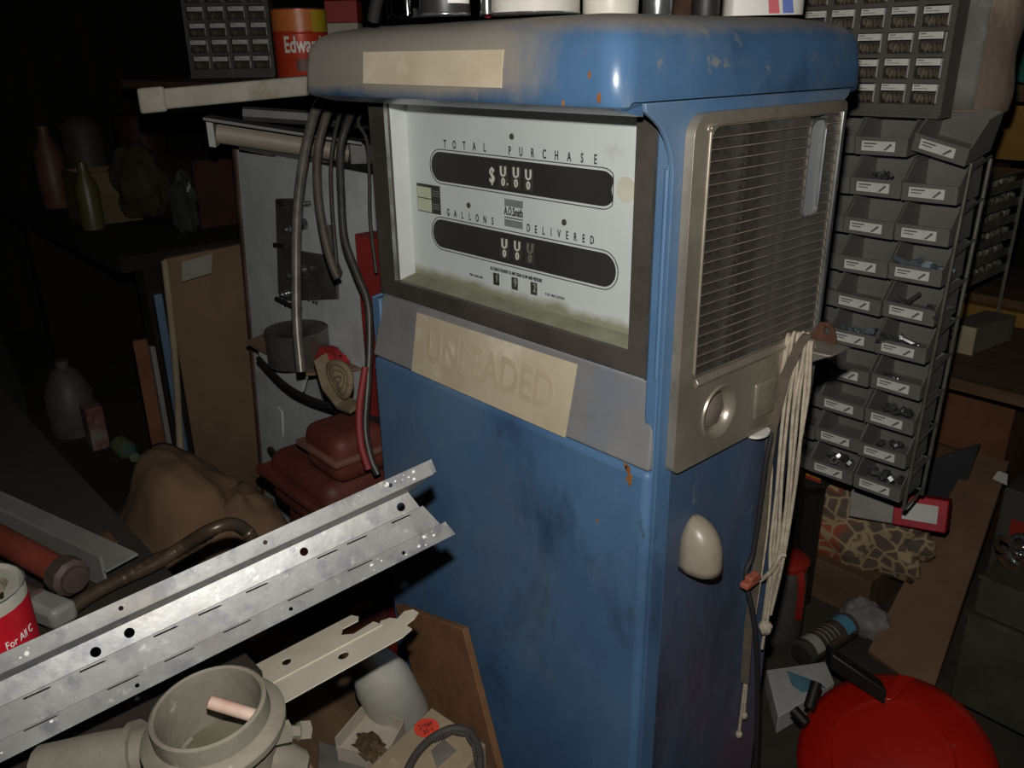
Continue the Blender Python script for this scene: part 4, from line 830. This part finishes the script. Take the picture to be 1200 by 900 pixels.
cc_ = V((D(354, 60, 2.06).x, D(354, 60, 2.06).y, 1.3185)); toc = math.atan2(-cc_.y, -cc_.x)
m_cof = mat('coffee_red', '#c4472e', '#b83d28', 6, .35, .1)
t, M = can('coffee_can', 'orange-red coffee can with white lettering on the shelf behind the hood', 'can', cc_, .066, .170, m_cof)
ob('top_band', arcband(cc_, .066, .120, .166, toc-1.6, .5), mat('coffee_orange', '#c8763c', '#bd6a34', 9, .4), t, smooth=60)
ob('corner_patch', arcband(cc_, .066, .118, .166, toc+.45, .14, .0008), mat('coffee_yellow', '#b59a2c', rough=.4), t, smooth=60)
text_cyl('lettering', 'Edwards', cc_, .066, .088, toc+.15, .050, mat('coffee_white', '#d9d5cc', rough=.4), t, .62, .0012)
ob('cup_print', arcband(cc_, .066, .030, .058, toc-.25, .14, .0008), mat('cup_print', '#5a2a1c', rough=.5), t, smooth=60)
for z in (.055, .115): ob('bead', MB().lathe([(.066, z-.002), (.0675, z), (.066, z+.002)], 28, Matrix.Translation(cc_), caps=False), m_cof, t, smooth=60)
cabinet('dim grey small-drawer cabinet on the shelf at the upper left', (D(324, 95, 2.85).x, D(324, 95, 2.85).y, 1.3185), math.radians(48), 4, 6, 'drawer cabinets').scale = (1.2, 1.2, 1.2)
q = D(402, 20, 2.25)
bxr = thing('red_topped_box', 'white box with a red top behind the left end of the hood', 'box', (q.x, q.y, 1.3185)); Mb = Matrix.Translation((q.x, q.y, 1.3185)) @ Matrix.Rotation(math.radians(45), 4, 'Z')
ob('carton', MB().box((-.04, -.03, 0), (.045, .03, .145), Mb), mat('box_cream', '#b5aaa0', '#a0968c', 9, .8), bxr, bevel=.002)
ob('box_top', MB().box((-.041, -.031, .1455), (.046, .031, .20), Mb), mat('top_red', '#8f2a2a', rough=.6), bxr, bevel=.002)
ob('carton_print', MB().box((-.03, -.0312, .05), (.03, -.0303, .085), Mb), m_print, bxr)
# ---- dim far left: bench with clutter
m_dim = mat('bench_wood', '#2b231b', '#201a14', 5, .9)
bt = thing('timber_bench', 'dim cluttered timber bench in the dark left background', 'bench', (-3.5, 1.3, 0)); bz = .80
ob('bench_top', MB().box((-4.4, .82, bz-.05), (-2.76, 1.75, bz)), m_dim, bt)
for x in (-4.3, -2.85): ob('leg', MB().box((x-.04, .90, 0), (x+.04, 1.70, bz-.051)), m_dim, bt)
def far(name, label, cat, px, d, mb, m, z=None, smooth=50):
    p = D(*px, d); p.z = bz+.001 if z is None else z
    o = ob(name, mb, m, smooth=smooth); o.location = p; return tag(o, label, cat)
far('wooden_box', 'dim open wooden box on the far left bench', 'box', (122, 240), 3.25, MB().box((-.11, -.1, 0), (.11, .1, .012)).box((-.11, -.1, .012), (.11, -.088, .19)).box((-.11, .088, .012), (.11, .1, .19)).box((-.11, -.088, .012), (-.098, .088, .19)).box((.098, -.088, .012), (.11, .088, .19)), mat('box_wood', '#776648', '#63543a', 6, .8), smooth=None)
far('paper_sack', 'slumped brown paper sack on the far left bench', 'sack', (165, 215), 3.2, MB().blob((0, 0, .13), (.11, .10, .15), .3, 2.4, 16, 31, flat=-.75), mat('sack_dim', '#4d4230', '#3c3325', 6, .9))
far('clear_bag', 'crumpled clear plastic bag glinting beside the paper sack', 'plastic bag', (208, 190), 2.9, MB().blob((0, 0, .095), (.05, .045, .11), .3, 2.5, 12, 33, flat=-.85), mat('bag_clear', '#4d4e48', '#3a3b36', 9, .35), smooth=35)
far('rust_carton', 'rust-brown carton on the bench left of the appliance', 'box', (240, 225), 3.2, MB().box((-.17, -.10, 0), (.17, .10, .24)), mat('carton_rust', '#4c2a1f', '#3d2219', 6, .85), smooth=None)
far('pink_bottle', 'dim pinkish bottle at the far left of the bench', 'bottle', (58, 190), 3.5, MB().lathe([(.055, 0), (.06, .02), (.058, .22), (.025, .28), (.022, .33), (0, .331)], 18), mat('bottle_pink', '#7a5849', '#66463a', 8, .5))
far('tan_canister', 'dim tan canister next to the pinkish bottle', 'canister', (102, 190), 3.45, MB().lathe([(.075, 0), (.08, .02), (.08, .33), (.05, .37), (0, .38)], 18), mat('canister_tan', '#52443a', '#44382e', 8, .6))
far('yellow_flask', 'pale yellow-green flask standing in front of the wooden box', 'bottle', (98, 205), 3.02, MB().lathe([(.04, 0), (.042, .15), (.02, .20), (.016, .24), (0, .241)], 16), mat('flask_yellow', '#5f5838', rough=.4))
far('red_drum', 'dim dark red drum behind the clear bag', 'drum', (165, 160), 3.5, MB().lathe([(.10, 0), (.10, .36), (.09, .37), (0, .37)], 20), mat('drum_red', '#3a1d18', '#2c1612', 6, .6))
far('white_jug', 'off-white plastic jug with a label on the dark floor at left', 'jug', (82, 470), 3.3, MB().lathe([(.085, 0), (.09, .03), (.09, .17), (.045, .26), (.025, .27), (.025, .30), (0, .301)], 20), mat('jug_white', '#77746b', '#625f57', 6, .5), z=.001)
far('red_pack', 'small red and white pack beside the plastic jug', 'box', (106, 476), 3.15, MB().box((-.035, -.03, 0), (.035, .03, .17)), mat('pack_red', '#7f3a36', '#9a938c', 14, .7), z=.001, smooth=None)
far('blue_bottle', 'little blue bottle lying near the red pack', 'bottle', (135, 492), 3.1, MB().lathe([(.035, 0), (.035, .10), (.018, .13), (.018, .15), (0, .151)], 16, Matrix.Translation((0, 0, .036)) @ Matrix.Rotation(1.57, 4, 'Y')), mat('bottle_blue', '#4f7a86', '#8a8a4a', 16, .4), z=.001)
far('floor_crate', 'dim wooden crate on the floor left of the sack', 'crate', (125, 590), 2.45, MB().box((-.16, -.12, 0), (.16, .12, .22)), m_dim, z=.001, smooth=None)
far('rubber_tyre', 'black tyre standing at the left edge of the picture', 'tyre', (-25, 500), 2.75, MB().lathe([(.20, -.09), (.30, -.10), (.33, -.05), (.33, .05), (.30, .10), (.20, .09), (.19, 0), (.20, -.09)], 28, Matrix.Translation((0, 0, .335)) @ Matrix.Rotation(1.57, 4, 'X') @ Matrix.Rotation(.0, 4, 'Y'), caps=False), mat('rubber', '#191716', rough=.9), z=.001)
# ================================================================ foreground: steel channel, castings, boxes
m_galv = mat('galvanised', '#a8a9a6', '#90918f', 14, .42, .5, bump=.10, bs=45, spots=[('#85868a', 38, .52, .64), ('#c9c9c4', 60, .60, .70), ('#8d8578', 6, .60, .8)])
aV = wdir(2542, -383).normalized()
A1 = D(505, 538, .95)
# B1 on its sight line so that the width is square to the length
dB = wdir(541, 627); tB = (A1-CAM).dot(aV)/dB.dot(aV); B1 = CAM+dB*tB
wV = (B1-A1); WID = wV.length; wV.normalize(); nV = aV.cross(wV).normalized()
if nV.z < 0: nV = -nV
Lc = .92
ch = thing('steel_channel', 'long galvanised steel channel with punched holes across the foreground', 'channel', A1-aV*.5)
def CM(off, dn): return Matrix(((aV.x, wV.x, nV.x, 0), (aV.y, wV.y, nV.y, 0), (aV.z, wV.z, nV.z, 0), (0, 0, 0, 1))) if False else Matrix.Translation(A1+wV*off+nV*dn) @ Matrix(((aV.x, wV.x, nV.x), (aV.y, wV.y, nV.y), (aV.z, wV.z, nV.z))).to_4x4()
T = .0016
def small(ps, r): return [circ(a, b, r, 10) for a, b in ps]
w1 = WID*.165; GAP = .0095
def tilt(off, dn, deg): return CM(off, dn) @ Matrix.Rotation(math.radians(deg), 4, 'X')
ob('edge_flange', MB().plate([(-Lc, 0), (0, 0), (0, w1), (-Lc, w1)], small([(-.055, w1*.5), (-.20, w1*.5), (-.345, w1*.5), (-.49, w1*.5), (-.60, w1*.5)], .0024), T, tilt(0, .0, -3)), m_galv, ch)
ob('step_wall', MB().plate([(-Lc, 0), (-.004, 0), (-.034, .0236), (-Lc, .0236)], [], T, tilt(w1-.0002, .0002, -66)), m_galv, ch)
wa, wb_, wc = w1+.0095, WID*.50, WID*.80
hm = (wa+wb_)/2
ob('web_strip', MB().plate([(-Lc, 0), (-.034, 0), (-.028, wb_-wa), (-Lc, wb_-wa)], [circ(-.048, hm-wa+.002, .0050, 14), circ(-.165, hm-wa+.001, .0046, 14), circ(-.348, hm-wa, .0050, 14), circ(-.381, hm-wa+.003, .0050, 14)], T, tilt(wa, -.0215, 3.5)), m_galv, ch)
dz1 = -.0215+math.sin(math.radians(3.5))*(wb_-wa)
slots = [[(-x, .0020), (-x+.022, .0026), (-x+.025, .0036), (-x+.022, .0042), (-x, .0036)] for x in (.065, .12, .155, .235, .285, .33, .40, .45, .52, .6)]
ob('web_strip', MB().plate([(-Lc, .0002), (-.024, .0002), (-.013, wc-wb_), (-Lc, wc-wb_)], slots, T, tilt(wb_, dz1, -1)), m_galv, ch)
dz2 = dz1-math.sin(math.radians(1))*(wc-wb_)
slots = [[(-x, .0012), (-x+.028, .0018), (-x+.031, .0026), (-x+.028, .0031), (-x, .0026)] for x in (.13, .20, .27, .33, .385, .46, .53)]
fw = WID-wc
ob('rim_flange', MB().plate([(-Lc, .0002), (-.006, .0002), (0.0, fw), (-Lc, fw)], slots+small([(-.065, fw*.6), (-.36, fw*.6), (-.2, fw*.6)], .0022), T, tilt(wc, dz2, -4)), m_galv, ch)
m_chip = mat('white_splash', '#e2e2de', rough=.6)
for k in range(30):
    a = -random.choice([.012, .03, .045, .09, .42, .47])-random.uniform(0, .02); top_ = random.random() < .6
    rr_ = random.choice([.0006, .0010, .0016, .0022]); b = w1*random.uniform(.2, .8) if top_ else fw*random.uniform(.2, .8)
    ob('paint_splash', MB().plate([(a+rr_*1.3*math.cos(t)*random.uniform(.6, 1.2), b+rr_*math.sin(t)*random.uniform(.6, 1.2)) for t in [i*.9 for i in range(7)]], [], .0003, tilt(0, 0, -3) @ Matrix.Translation((0, 0, T+.0001)) if top_ else tilt(wc, dz2, -4) @ Matrix.Translation((0, 0, T+.0001))), m_chip, ch)
# cream perforated strip under the channel
m_cream = mat('cream_paint', '#cfc8b6', '#bdb5a2', 9, .6, spots=[('#998f7c', 14, .62, .75)])
pz_ = D(460, 738, 1.12)
sa = aV; ra = D(412, 722, 1.12); dd_ = wdir(446, 760); rb = CAM+dd_*((ra-CAM).dot(sa)/dd_.dot(sa))
wv = (rb-ra); wl_ = wv.length; wv.normalize(); nv = sa.cross(wv).normalized(); nv = nv if nv.z > 0 else -nv
Ms2 = Matrix.Translation(ra) @ Matrix(((sa.x, wv.x, nv.x), (sa.y, wv.y, nv.y), (sa.z, wv.z, nv.z))).to_4x4()
h = wl_
stp = thing('cream_strip', 'cream painted metal strip with notched end under the steel channel', 'strip', ra)
ob('strap', MB().plate([(-.25, 0), (.0, 0), (.006, h*.12), (.002, h*.2), (-.020, h*.20), (-.027, h*.32), (-.014, h*.44), (.016, h*.40), (.022, h*.56), (-.25, h*.56)], [circ(-.10, h*.28, .006, 12, .0085), circ(-.2, h*.28, .006, 12, .004)], .0016, Ms2), m_cream, stp)
ob('strap', MB().plate([(-.25, h*.54), (.018, h*.54), (.024, h*.44), (.036, h*.48), (.042, h*.58), (.056, h*.50), (.066, h*.56), (.068, h*.68), (.058, h*.76), (.044, h*.80), (.046, h*.94), (.030, h*1.0), (-.25, h*1.04)], [circ(-.04, h*.74, .007, 14, .0085)], .0016, Ms2 @ Matrix.Translation((0, 0, -.0018))), m_cream, stp)
# cast iron flanged pipe with a stick inside
m_castp = mat('dusty_cast', '#757064', '#625d51', 12, .8, bump=.3, bs=60, spots=[('#5a5549', 16, .55, .72), ('#a09a8b', 40, .62, .75)])
pcn = D(247, 838, .70); pn = (CAM-pcn).normalized(); up = (V((0, 0, 1))*.80+pn*.42).normalized(); R_ = .056
Mp = frame(pcn, X_, up.cross(X_)); Mp = Mp if (Mp.to_3x3() @ V((0, 0, 1))).dot(up) > 0 else frame(pcn, -X_, up.cross(-X_))
pp = thing('cast_pipe_flange', 'dusty grey cast pipe with a flanged open mouth in the foreground', 'pipe', (pcn.x, pcn.y, .76))
ob('flange', MB().lathe([(R_*.77, .010), (R_*.80, .0115), (R_*.845, .010), (R_*.86, -.006), (R_*1.02, -.009), (R_*1.06, -.012), (R_*1.05, -.018), (R_*.90, -.021), (R_*.86, -.07), (R_*.70, -.07), (R_*.73, -.03), (R_*.75, .0), (R_*.77, .010)], 44, Mp, caps=False), m_castp, pp, smooth=40)
ob('pipe_floor', MB().lathe([(R_*.71, -.045), (R_*.55, -.048), (0, -.049)], 30, Mp), mat('pipe_dust', '#5f5a4c', '#504b3c', 20, .9), pp, smooth=40)
ob('inner_ledge', MB().tube([Mp @ V((R_*.66*math.cos(a), R_*.66*math.sin(a), -.043)) for a in [3.5+i*.22 for i in range(11)]], .0025, 8), m_castp, pp, smooth=60)
ob('side_boss', MB().tube([D(318, 862, .705), D(337, 858, .715)], .0105, 6), m_castp, pp, smooth=30)
ob('side_bolt', MB().tube([D(336, 858, .715), D(362, 857, .725)], .0055, 8), m_castp, pp, smooth=40)
ob('bolt_nut', MB().tube([D(350, 857, .72), D(362, 856, .725)], .0085, 6), m_castp, pp, smooth=30)
ob('side_boss', MB().tube([D(285, 885, .71), D(325, 890, .72), D(348, 900, .73)], .016, 10), m_castp, pp, smooth=40)
ob('side_branch', MB().tube([D(190, 880, .745), D(130, 888, .745), D(50, 905, .745)], .024, 14), m_castp, pp, smooth=50)
ob('branch_collar', MB().tube([D(166, 882, .745), D(158, 884, .745)], .029, 14), m_castp, pp, smooth=40)
s0, s1 = D(243, 822, .712), D(302, 840, .716)
tag(ob('pink_stick', MB().tube([s0, s0.lerp(s1, .12), s0.lerp(s1, .5), s1], .0058, 12, rf=lambda t: .35+.65*min(1, t*6)), mat('stick_pink', '#b3a090', '#a38273', 20, .7), smooth=60), 'short pinkish stick lying inside the cast pipe mouth', 'stick')
tag(ob('pipe_crate', MB().box((-.68, .06, 0), (-.53, .25, .775)), m_plank), 'narrow timber crate under the cast pipe', 'crate')
# low bench by the pump with boxes
lb_ = thing('low_bench', 'low dark bench in front of the pump carrying boxes', 'bench', (-.9, .4, 0)); LZ = .30
ob('bench_top', MB().box((-1.25, .37, LZ-.03), (-.69, .66, LZ)), m_plank, lb_)
for x in (-1.2, -.75): ob('leg', MB().box((x-.03, .40, 0), (x+.03, .6, LZ-.031)), m_plank, lb_)
tz_ = .42
k4 = [U(x, y, 2, tz_) for x, y in ((506, 828), (570, 872), (505, 945), (425, 905))]
bx_ = thing('cardboard_box', 'worn cardboard box with a round red sticker at the bottom centre', 'box', (k4[0].x, k4[0].y-.05, LZ))
m_kraft = mat('kraft', '#a8977a', '#93836a', 7, .85, spots=[('#7d6d54', 10, .6, .75), ('#c4b69c', 18, .62, .75)])
ob('carton', MB().prism([V((p.x, p.y, LZ+.001)) for p in k4], (0, 0, tz_-LZ-.001)), m_kraft, bx_, bevel=.003)
sc_ = U(500, 853, 2, tz_+.0008); ob('round_sticker', MB().plate(circ(0, 0, .0195, 24), [], .0008, Matrix.Translation(sc_)), mat('sticker_red', '#e04a36', '#d4402e', 30, .7), bx_)
e1 = (U(522, 846, 2, tz_)-U(485, 860, 2, tz_)).normalized(); e2 = V((-e1.y, e1.x, 0)); m_pen = mat('pen_ink', '#4a1a18', rough=.8)
text('handwriting', '2108F', sc_+e2*.004+Z_*.0012, e1, e2, .012, m_pen, bx_, .8, bold=-.0001); text('handwriting', '30 V', sc_-e2*.008+Z_*.0012, e1, e2, .012, m_pen, bx_, .8, bold=-.0001)
ob('printed_patch', MB().prism([U(x, y, 2, tz_+.0006) for x, y in ((505, 880), (520, 866), (535, 880), (512, 900))], (0, 0, .0005)), mat('patch_grey', '#77726a', '#67625a', 20, .8), bx_)
vb = [U(x, y, 2, tz_+.012) for x, y in ((470, 920), (485, 888), (505, 866), (530, 854), (550, 858), (560, 875), (562, 900), (555, 930))]
bel = thing('drive_belt', 'black toothed drive belt curled on the cardboard box', 'belt', vb[2])
ob('belt_band', MB().tube(vb, .0062, 8, 8), mat('belt_rubber', '#3b3634', '#4a4542', 30, .7), bel, smooth=50)
P8 = []
for i in range(2, 6):
    for j in range(6):
        a = vb[i].lerp(vb[i+1], j/6); c = sum(vb[1:7], V())/6; P8.append(a+(c-a).normalized()*.0068)
for p in P8: ob('tooth', MB().blob(p, (.0028, .0028, .004), .1, 2, 4, 1), MATS['belt_rubber'], bel)
# white cartons and bottle
wz = .40; w4 = [U(x, y, 2, wz) for x, y in ((427, 821), (474, 842), (455, 878), (392, 862))]
wc_ = thing('open_white_carton', 'small open white carton with brown scraps inside', 'box', (w4[0].x, w4[0].y, LZ))
cx_ = sum(w4, V())/4
ob('carton_wall', MB().prism([V((p.x, p.y, LZ+.001)) for p in w4], (0, 0, wz-LZ-.03)), mat('old_white_card', '#b3a99a', '#9c9284', 8, .85), wc_, bevel=.002)
for i in range(4):
    a, b = w4[i], w4[(i+1) % 4]; hgt = .026 if i != 2 else .008
    ob('flap', MB().prism([V((a.x, a.y, wz-.03)), V((b.x, b.y, wz-.03)), V((b.x, b.y, wz-.03+hgt)), V((a.x, a.y, wz-.03+hgt))], (cx_-(a+b)/2).normalized()*.002), MATS['old_white_card'], wc_)
ob('scraps', MB().blob((cx_.x+.01, cx_.y-.015, wz-.024), (.03, .02, .012), .5, 4, 10, 3), mat('scraps', '#5d4a30', '#3f3220', 40, .8), wc_, kind='stuff')
q = U(458, 822, 2, .40); tag(ob('white_bottle', MB().lathe([(.045, 0), (.048, .01), (.047, .10), (.036, .14), (.018, .155), (.017, .18), (0, .181)], 22, frame((q.x-.015, q.y+.03, LZ+.04), X_, V((.1, .86, .3)))), mat('hdpe_white', '#b5b3a8', '#a3a196', 7, .5), smooth=50), 'off-white plastic bottle behind the open white carton', 'bottle')
tag(ob('grey_carton', MB().prism([V((p.x, p.y, LZ+.001)) for p in [U(x, y, 2, .36) for x, y in ((372, 862), (425, 880), (430, 910), (372, 905))]], (0, 0, .05)), mat('carton_grey', '#6f6c68', '#5a5753', 12, .8), bevel=.002), 'grey printed carton below the open white carton', 'box')
tag(ob('paper_scrap', MB().prism([U(x, y, 2, LZ+.002) for x, y in ((484, 822), (500, 828), (496, 842), (480, 836))], (0, 0, .003)), MATS['carton_grey']), 'grey paper scrap behind the cardboard box', 'paper')
# fibreboard offcut leaning on the pump
fb = [U(470, 706, 1, .705), U(549, 734, 1, .705)]; dz = V((0, -.09, -.9))
f0_, f1_ = U(493, 800, 1, .692), U(591, 899, 1, .682)
lo0 = fb[0]+(f0_-fb[0])*((fb[0].z-.001)/(fb[0].z-f0_.z)); lo1 = fb[1]+(f1_-fb[1])*((fb[1].z-.001)/(fb[1].z-f1_.z))
tag(ob('fibreboard', MB().prism([fb[0], fb[1], lo1, lo0], V((.0, -.0125, .001))), mat('fibre_brown', '#7d583a', '#6b4a30', 20, .85, bump=.2, spots=[('#7a5a3c', 40, .6, .7)]), bevel=.0015), 'brown fibreboard offcut leaning against the pump front', 'board')
# left workbench with clamp, beam, hose and can
wbn = thing('workbench', 'dark workbench at the left edge under the clamp and hose', 'workbench', (-1.5, .0, 0)); WZ = .70
ob('bench_top', MB().box((-2.1, -.55, WZ-.05), (-.80, .31, WZ)), m_dim, wbn)
for x in (-2.0, -.9): ob('leg', MB().box((x-.04, -.5, 0), (x+.04, .28, WZ-.051)), m_dim, wbn)
m_wht = mat('white_metal', '#85857f', '#6d6d68', 7, .5)
b0, b1 = U(-60, 565, 2, WZ+.03), U(142, 660, 2, WZ+.03)
bm_ = thing('white_profile', 'white painted metal profile lying behind the red clamp', 'profile', b1)
bv = (b1-b0).normalized(); bs_ = bv.cross(Z_)
bar('profile_web', '', '', b0, b1, bs_*.052, Z_*.004, m_wht, parent=bm_)
bar('profile_lip', '', '', b0+bs_*.026, b1+bs_*.026, bs_*.004, Z_*.05, m_wht, parent=bm_)
c0, c1_ = U(-60, 668, 2, WZ+.03), U(78, 722, 2, WZ+.03)
tag(bar('white_tube', '', '', c0, c1_, bv.cross(Z_)*.035, Z_*.03, m_wht, bevel=.008, seg=3), 'short white metal tube below the red clamp', 'tube')
r0, r1 = U(-50, 605, 2, WZ+.055), U(80, 675, 2, WZ+.055); rv = (r1-r0).normalized()
cl_ = thing('red_clamp', 'rusty red pipe clamp lying on the workbench at the left edge', 'clamp', r1)
ob('clamp_bar', MB().tube([r0, r1-rv*.02], .019, 10), mat('clamp_red', '#7d382a', '#5f2a1f', 9, .6, bump=.2), cl_, smooth=50)
ob('clamp_jaw', MB().lathe([(.018, -.02), (.025, -.014), (.025, .008), (.018, .012), (.018, .018), (0, .019)], 10, frame(r1, rv.cross(Z_), Z_) if frame(r1, rv.cross(Z_), Z_).to_3x3() @ V((0, 0, 1)) == rv else frame(r1, -rv.cross(Z_), Z_)), mat('jaw_iron', '#5a4a44', '#453832', 14, .6, .3), cl_, smooth=30)
ob('clamp_rod', MB().tube([r0+V((.02, -.05, -.01)), r1+V((.0, -.04, -.012))], .010, 8), mat('jaw_iron'), cl_, smooth=50)
hp = [U(60, 735, 2, WZ+.015), U(95, 705, 2, WZ+.018), U(135, 682, 2, WZ+.02), U(180, 662, 2, WZ+.02), U(215, 640, 2, WZ+.03), U(245, 622, 2, WZ+.06), U(272, 614, 2, WZ+.06), U(292, 626, 2, WZ+.03), U(300, 645, 2, WZ+.02)]
m_flex = mat('flex_brown', '#5a4c3d', '#463a30', 20, .35, .4)
tag(ob('flexible_conduit', MB().tube(hp, .0098, 10, 24, rf=lambda t: 1+.06*math.sin(t*620)), m_flex, smooth=70), 'brown ribbed flexible metal conduit curling behind the channel', 'conduit')
hp2 = [p+V((-.01, .05, .002)) for p in hp[1:5]]
tag(ob('flexible_conduit', MB().tube(hp2, .0098, 10, 24, rf=lambda t: 1+.06*math.sin(t*380)), m_flex, smooth=70), 'second short ribbed conduit just above the longer curled one', 'conduit')
cn_ = D(-34, 700, .86); cn_.z = WZ+.001; hh = D(-18, 690, .86).z-WZ
t, M = can('cement_can', 'open red and white tin with a white inscription cut off by the left edge', 'tin', cn_, .050, hh, mat('tin_white', '#a9a79c', '#918f84', 9, .4))
ta_ = math.atan2(-cn_.y, -cn_.x); ob('red_band', arcband(cn_, .050, hh-.085, hh-.016, ta_-2.4, .75), mat('band_red', '#c01828', '#a81422', 9, .4), t, smooth=60)
text_cyl('lettering', 'For All C', cn_, .0504, hh-.050, ta_+.66, .0125, m_chip, t, .75)
ob('dried_lump', MB().blob((cn_.x+.01, cn_.y, cn_.z+hh), (.035, .03, .022), .5, 3, 12, 4), mat('dried_glue', '#8f8a70', '#77725a', 20, .6), t, smooth=40)
tag(ob('cross_piece', MB().box((-.02, -.02, 0), (.02, .02, .03)), m_rust), 'rusty block on the workbench beside the tin', 'block').location = U(120, 655, 2, WZ+.001)
# ================================================================ cans standing on the hood
HZ = 1.4228
def top(px, d): p = D(px, 20, d); p.z = HZ; return p
c = top(627, 1.00); ta_ = math.atan2(-c.y, -c.x)
t, M = can('paint_can', 'white quart can with red print standing on the hood', 'can', c, .0535, .12, mat('paint_white', '#d2cec6', '#c2beb5', 9, .35))
text_cyl('lettering', 'BOX  STERILE CARRIER  FOR USE', c, .0535, .0165, ta_-.1, .0062, mat('red_print', '#b03038', rough=.5), t, .75, .0001)
c = top(715, 1.02); t, M = can('white_jar', 'plain white jar standing right of the quart can', 'jar', c, .034, .07, mat('jar_white', '#dcd8cc', '#ccc8bb', 7, .35), rim=False)
c = top(770, 1.09); t, M = can('steel_can', 'small bare steel can on the hood', 'can', c, .020, .09, m_steel)
c = top(802, 1.17); can('rusty_tin', 'low rusty tin behind the steel can', 'tin', c, .022, .03, m_rust)
c = top(826, 1.12); can('black_jar', 'black jar next to the white jug on the hood', 'jar', c, .019, .06, mat('black_jar', '#2b2827', rough=.5), rim=False)
c = top(892, 1.13); jd = V((.6, .8, 0)); t = thing('oil_jug', 'white flat jug with red and blue chevrons on the right of the hood', 'jug', c); Mj = Matrix.Translation(c) @ Matrix.Rotation(math.radians(40), 4, 'Z')
ob('jug_body', MB().plate(rrect(-.052, -.026, .052, .026, .014, 5), [], .16, Mj), mat('jug_plastic', '#c9c6bd', '#b5b2a8', 7, .4, spots=[('#6f6250', 22, .6, .72)]), t, smooth=40)
for x, cl, nm in ((.006, '#b02030', 'red_chevron'), (.024, '#2a4a9a', 'blue_chevron')):
    ob(nm, MB().plate([(x, .0), (x+.014, 0), (x+.008, .03), (x-.004, .03)], [], .0006, Mj @ Matrix.Translation((0, -.0261, .002)) @ Matrix.Rotation(math.radians(90), 4, 'X')), mat(nm, cl, rough=.4), t)
c = top(932, 1.20)
c = top(522, .98); t, M = can('labelled_tin', 'dark tin with a white label on the left of the hood', 'tin', c, .030, .09, mat('dark_tin', '#2c2a2a', rough=.4))
ob('tin_label', arcband(c, .030, .012, .07, math.atan2(-c.y, -c.x)+.1, .17), m_card, t, smooth=60)
c = top(571, .955); can('chrome_cylinder', 'slim chrome cylinder beside the quart can', 'cylinder', c, .0075, .10, m_chrome, n=16, rim=False)
c = top(478, 1.03); t = thing('glass_jar', 'empty clear glass jar at the left of the hood', 'jar', c)
ob('glass_wall', MB().lathe([(.024, 0), (.026, .003), (.026, .09), (.024, .09), (.024, .004), (0, .004)], 24, Matrix.Translation(c)), glass('jar_glass', (.75, .76, .74, 1), .16, .05), t, smooth=50)
a, b = D(468, 18, .93), D(556, 12, .93); a.z = b.z = HZ-.001; lv = thing('red_tipped_rod', 'flat grey rod with a red knob lying along the hood edge', 'rod', a)
a.y = max(a.y, .712); b.y = max(b.y, .712); a.z += .004; b.z += .004
bar('rod', '', '', a, b, V((0, .008, 0)), Z_*.006, m_galv, parent=lv); k = a.lerp(b, .3); ob('knob', MB().blob(k+V((0, -.006, .003)), (.008, .007, .009), .05, 2, 8, 1), mat('knob_red', '#b03048', rough=.4), lv, smooth=70)
c = top(447, 1.06); c.z = HZ-.004
tag(ob('black_tool', MB().tube([c+V((-.02, 0, .004)), c+V((-.005, .0, .03)), c+V((.012, .005, .05)), c+V((.03, .01, .045))], .008, 10), mat('tool_black', '#242122', rough=.5), smooth=60), 'bent black tool grip standing on the left end of the hood', 'tool')
